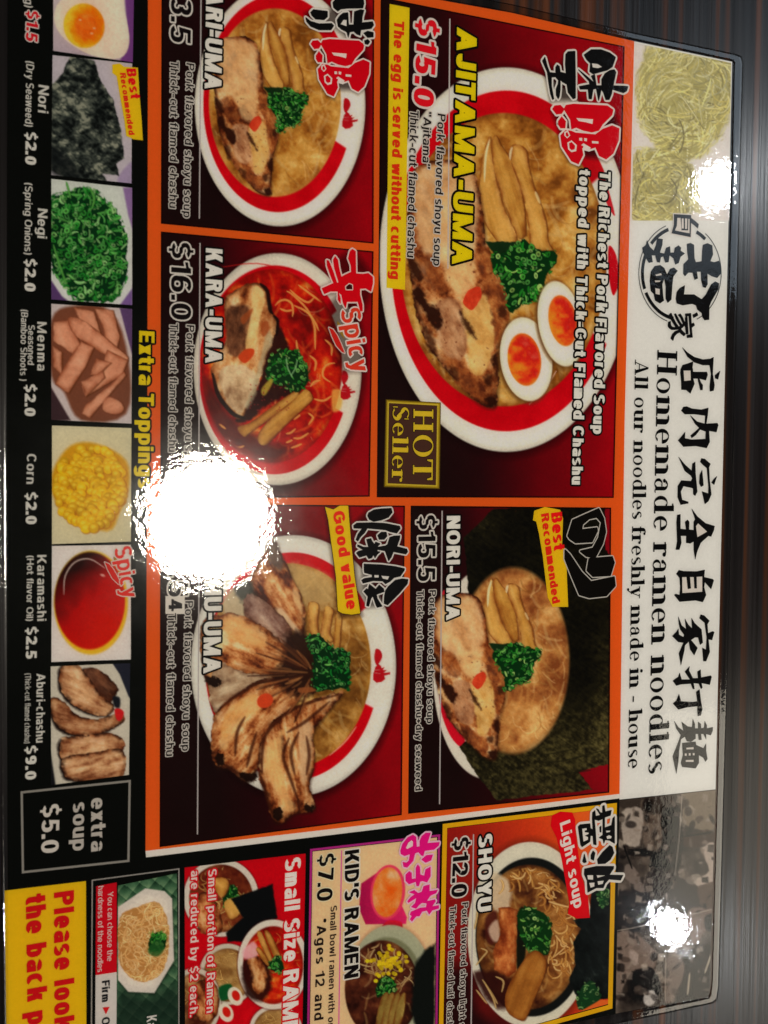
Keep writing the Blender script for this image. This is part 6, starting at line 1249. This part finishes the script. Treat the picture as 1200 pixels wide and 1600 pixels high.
traced(pE, C1, [(120, 165, 150, 280, 180, 355, 255, 365, 255, 290, 275, 260, 300, 280, 310, 350, 385, 370, 375, 250, 380, 130, 410, 95, 495, 90, 500, 400, 500, 670, 470, 680, 410, 600, 395, 500, 340, 470, 310, 440, 310, 560, 300, 650, 285, 680, 262, 640, 260, 560, 285, 500, 290, 450, 250, 405, 200, 410, 200, 520, 230, 680, 215, 690, 190, 620, 170, 500, 150, 350, 90, 210)], BK)
traced(pE, C1, [(610, 135, 700, 70, 820, 70, 930, 110, 1000, 165, 960, 280, 900, 320, 830, 340, 720, 370, 680, 340, 690, 240, 640, 190),
    (985, 320, 1005, 350, 970, 520, 1110, 525, 1155, 530, 1140, 580, 1100, 605, 1050, 590, 960, 560, 950, 620, 920, 690, 880, 690, 850, 600, 820, 560, 810, 620, 790, 700, 770, 600, 760, 550, 720, 560, 700, 680, 670, 680, 660, 560, 560, 560, 550, 530, 680, 505, 670, 460, 540, 320, 640, 400, 740, 490, 700, 400, 740, 380, 760, 520, 830, 520, 830, 440, 870, 370, 930, 330)], BK, [(705, 240, 780, 250, 830, 285, 780, 300, 715, 290)])
C2 = Q(465, 0, 9.23)
traced(pP, C2, [(500, 50, 540, 0, 560, -60, 930, -60, 945, 60, 930, 125, 700, 130, 610, 140, 570, 170, 510, 120), (560, 300, 600, 240, 650, 200, 715, 195, 725, 370, 800, 370, 810, 180, 900, 150, 945, 160, 920, 250, 915, 340, 1070, 325, 1085, 370, 1050, 420, 900, 440, 890, 520, 840, 500, 800, 460, 740, 470, 720, 545, 700, 470, 620, 430, 575, 390),
    (945, 490, 1000, 460, 1080, 480, 1080, 540, 1000, 550), (955, 600, 1000, 580, 1030, 610, 1000, 650, 965, 640)], BK, [(610, 360, 650, 300, 695, 300, 695, 390)])
traced(pP, C2, [(180, 190, 220, 150, 420, 175, 420, 250, 370, 295, 250, 285, 195, 230), (110, 265, 180, 320, 300, 355, 480, 350, 510, 380, 470, 440, 300, 440, 180, 390, 120, 320)], BK)
C3 = Q(495, 380, 7.44)
traced(pK, C3, [(405, 75, 440, 100, 445, 360, 530, 365, 590, 355, 640, 400, 640, 470, 620, 560, 560, 525, 490, 530, 490, 600, 520, 720, 520, 790, 500, 790, 470, 680, 340, 680, 325, 750, 300, 700, 280, 600, 230, 560, 150, 560, 80, 590, 55, 530, 190, 470, 150, 370, 115, 270, 110, 205, 130, 210, 180, 330, 225, 470, 250, 460, 200, 300, 185, 200, 205, 160, 235, 200, 250, 300, 275, 400, 330, 370, 395, 340, 390, 260, 360, 180, 380, 100), (240, 570, 265, 640, 265, 700, 240, 660)], (198, 6, 24), [(330, 510, 370, 478, 402, 490, 404, 540, 335, 540)], (60, 4, 10), (214, 196, 194), 2.2, hole_out=(214, 196, 194))
C4 = Q(540, 785, 9.143)
traced(pC, C4, [(320, 150, 400, 105, 520, 90, 640, 85, 655, 140, 600, 210, 500, 250, 390, 270, 330, 240, 305, 190), (105, 330, 150, 295, 380, 290, 560, 300, 760, 340, 770, 370, 720, 435, 640, 420, 560, 390, 300, 365, 260, 430, 200, 490, 165, 550, 140, 530, 170, 450, 230, 370, 110, 365), (450, 470, 500, 425, 570, 425, 580, 480, 540, 525, 470, 525),
    (620, 500, 680, 480, 765, 475, 760, 520, 720, 630, 860, 665, 875, 700, 850, 735, 720, 710, 670, 700, 640, 780, 605, 830, 580, 760, 555, 690, 455, 670, 440, 640, 560, 620, 590, 600), (290, 530, 350, 515, 370, 560, 400, 600, 420, 565, 480, 590, 450, 620, 440, 700, 480, 705, 440, 740, 410, 790, 390, 740, 360, 790, 320, 800, 290, 750, 220, 770, 190, 780, 145, 720, 180, 695, 250, 680, 160, 625, 165, 605, 250, 640, 320, 640)], BK, ow=2.2)
traced(pC, C4, [(255, 880, 500, 890, 700, 915, 830, 945, 825, 970, 770, 1050, 680, 1070, 630, 1120, 560, 1160, 520, 1120, 380, 1115, 240, 1150, 220, 1110, 260, 1085, 370, 1070, 370, 1030, 260, 1000, 255, 960), (880, 1100, 870, 1160, 760, 1290, 660, 1390, 590, 1460, 540, 1440, 545, 1340, 560, 1260, 600, 1200, 700, 1110, 800, 1090),
    (250, 1270, 290, 1230, 310, 1250, 330, 1170, 420, 1240, 470, 1180, 530, 1230, 540, 1270, 430, 1310, 440, 1370, 510, 1480, 440, 1495, 420, 1450, 380, 1330, 350, 1370, 320, 1480, 290, 1470, 310, 1340)], BK, [(400, 1035, 460, 1035, 460, 1070, 400, 1070), (500, 1045, 610, 1055, 590, 1100, 520, 1085)], ow=2.2)
C5 = Q(890, 1245, 10)
traced(pS, C5, [(345, 240, 380, 210, 390, 300, 470, 280, 405, 180, 430, 190, 460, 240, 500, 250, 500, 140, 525, 130, 540, 230, 635, 205, 620, 280, 530, 310, 530, 480, 640, 440, 660, 330, 685, 305, 685, 715, 610, 670, 540, 660, 520, 715, 505, 650, 450, 630, 505, 590, 505, 330, 440, 360, 370, 340, 385, 500, 400, 740, 360, 730, 350, 600, 310, 590, 300, 690, 180, 770, 160, 740, 120, 460, 150, 430, 300, 415, 310, 490, 350, 510, 340, 330), (455, 470, 475, 450, 475, 540, 460, 540)],
    BK, [(180, 490, 250, 480, 250, 510, 220, 520, 220, 545, 280, 550, 280, 570, 220, 600, 270, 620, 270, 660, 200, 690), (550, 520, 620, 520, 610, 540, 560, 550), (560, 610, 600, 590, 640, 610, 630, 640, 570, 650)], ow=3.4)
traced(pS, C5, [(190, 1000, 215, 890, 245, 1010, 210, 1020), (320, 900, 350, 840, 380, 870, 360, 980, 320, 960), (420, 970, 500, 860, 610, 755, 650, 780, 675, 870, 620, 970, 540, 1030, 430, 1035), (220, 1120, 400, 1080, 670, 1080, 670, 1110, 600, 1215, 815, 1220, 780, 1290, 600, 1275, 540, 1340, 510, 1410, 400, 1410, 270, 1480, 260, 1300, 215, 1200)],
    BK, [(260, 1215, 350, 1215, 350, 1285, 270, 1280), (405, 1215, 540, 1220, 420, 1255), (290, 1335, 370, 1330, 370, 1390, 310, 1410), (420, 1310, 515, 1300, 500, 1350, 430, 1365)], ow=3.4)
C6 = Q(615, 1290, 10); PK = (208, 20, 130)
traced(pD, C6, [(100, 380, 130, 280, 210, 180, 290, 140, 335, 170, 345, 330, 400, 320, 400, 230, 430, 160, 490, 110, 560, 110, 510, 270, 700, 255, 690, 300, 620, 360, 470, 380, 450, 460, 420, 450, 380, 400, 320, 420, 290, 540, 200, 640, 150, 630, 135, 565, 190, 575, 230, 540, 250, 430, 160, 460, 105, 430), (430, 520, 500, 460, 595, 450, 570, 530, 490, 565)], PK, [(180, 340, 215, 260, 265, 220, 290, 240, 285, 310, 200, 355)], (214, 196, 200), (214, 180, 204), 2.4)
traced(pD, C6, [(340, 650, 365, 605, 395, 640, 400, 760, 470, 780, 490, 680, 560, 640, 560, 780, 510, 870, 440, 850, 400, 860, 380, 930, 350, 930, 340, 860, 230, 900, 180, 850, 180, 760, 230, 710, 265, 730, 270, 830, 340, 820)], PK, (), None, (214, 180, 204), 2.4)
traced(pD, C6, [(240, 1030, 310, 1005, 370, 1050, 430, 1030, 460, 940, 545, 915, 545, 1020, 670, 1000, 650, 1040, 560, 1080, 500, 1170, 540, 1170, 630, 1150, 640, 1170, 580, 1260, 690, 1240, 690, 1280, 590, 1310, 545, 1370, 510, 1310, 430, 1330, 390, 1400, 340, 1400, 275, 1480, 250, 1450, 280, 1400, 250, 1380, 260, 1340, 400, 1280, 500, 1270, 510, 1200, 430, 1190, 380, 1230, 340, 1280, 270, 1260, 330, 1200, 350, 1110, 220, 1190, 210, 1170, 260, 1110, 330, 1060)], PK, (), None, (214, 180, 204), 2.4)
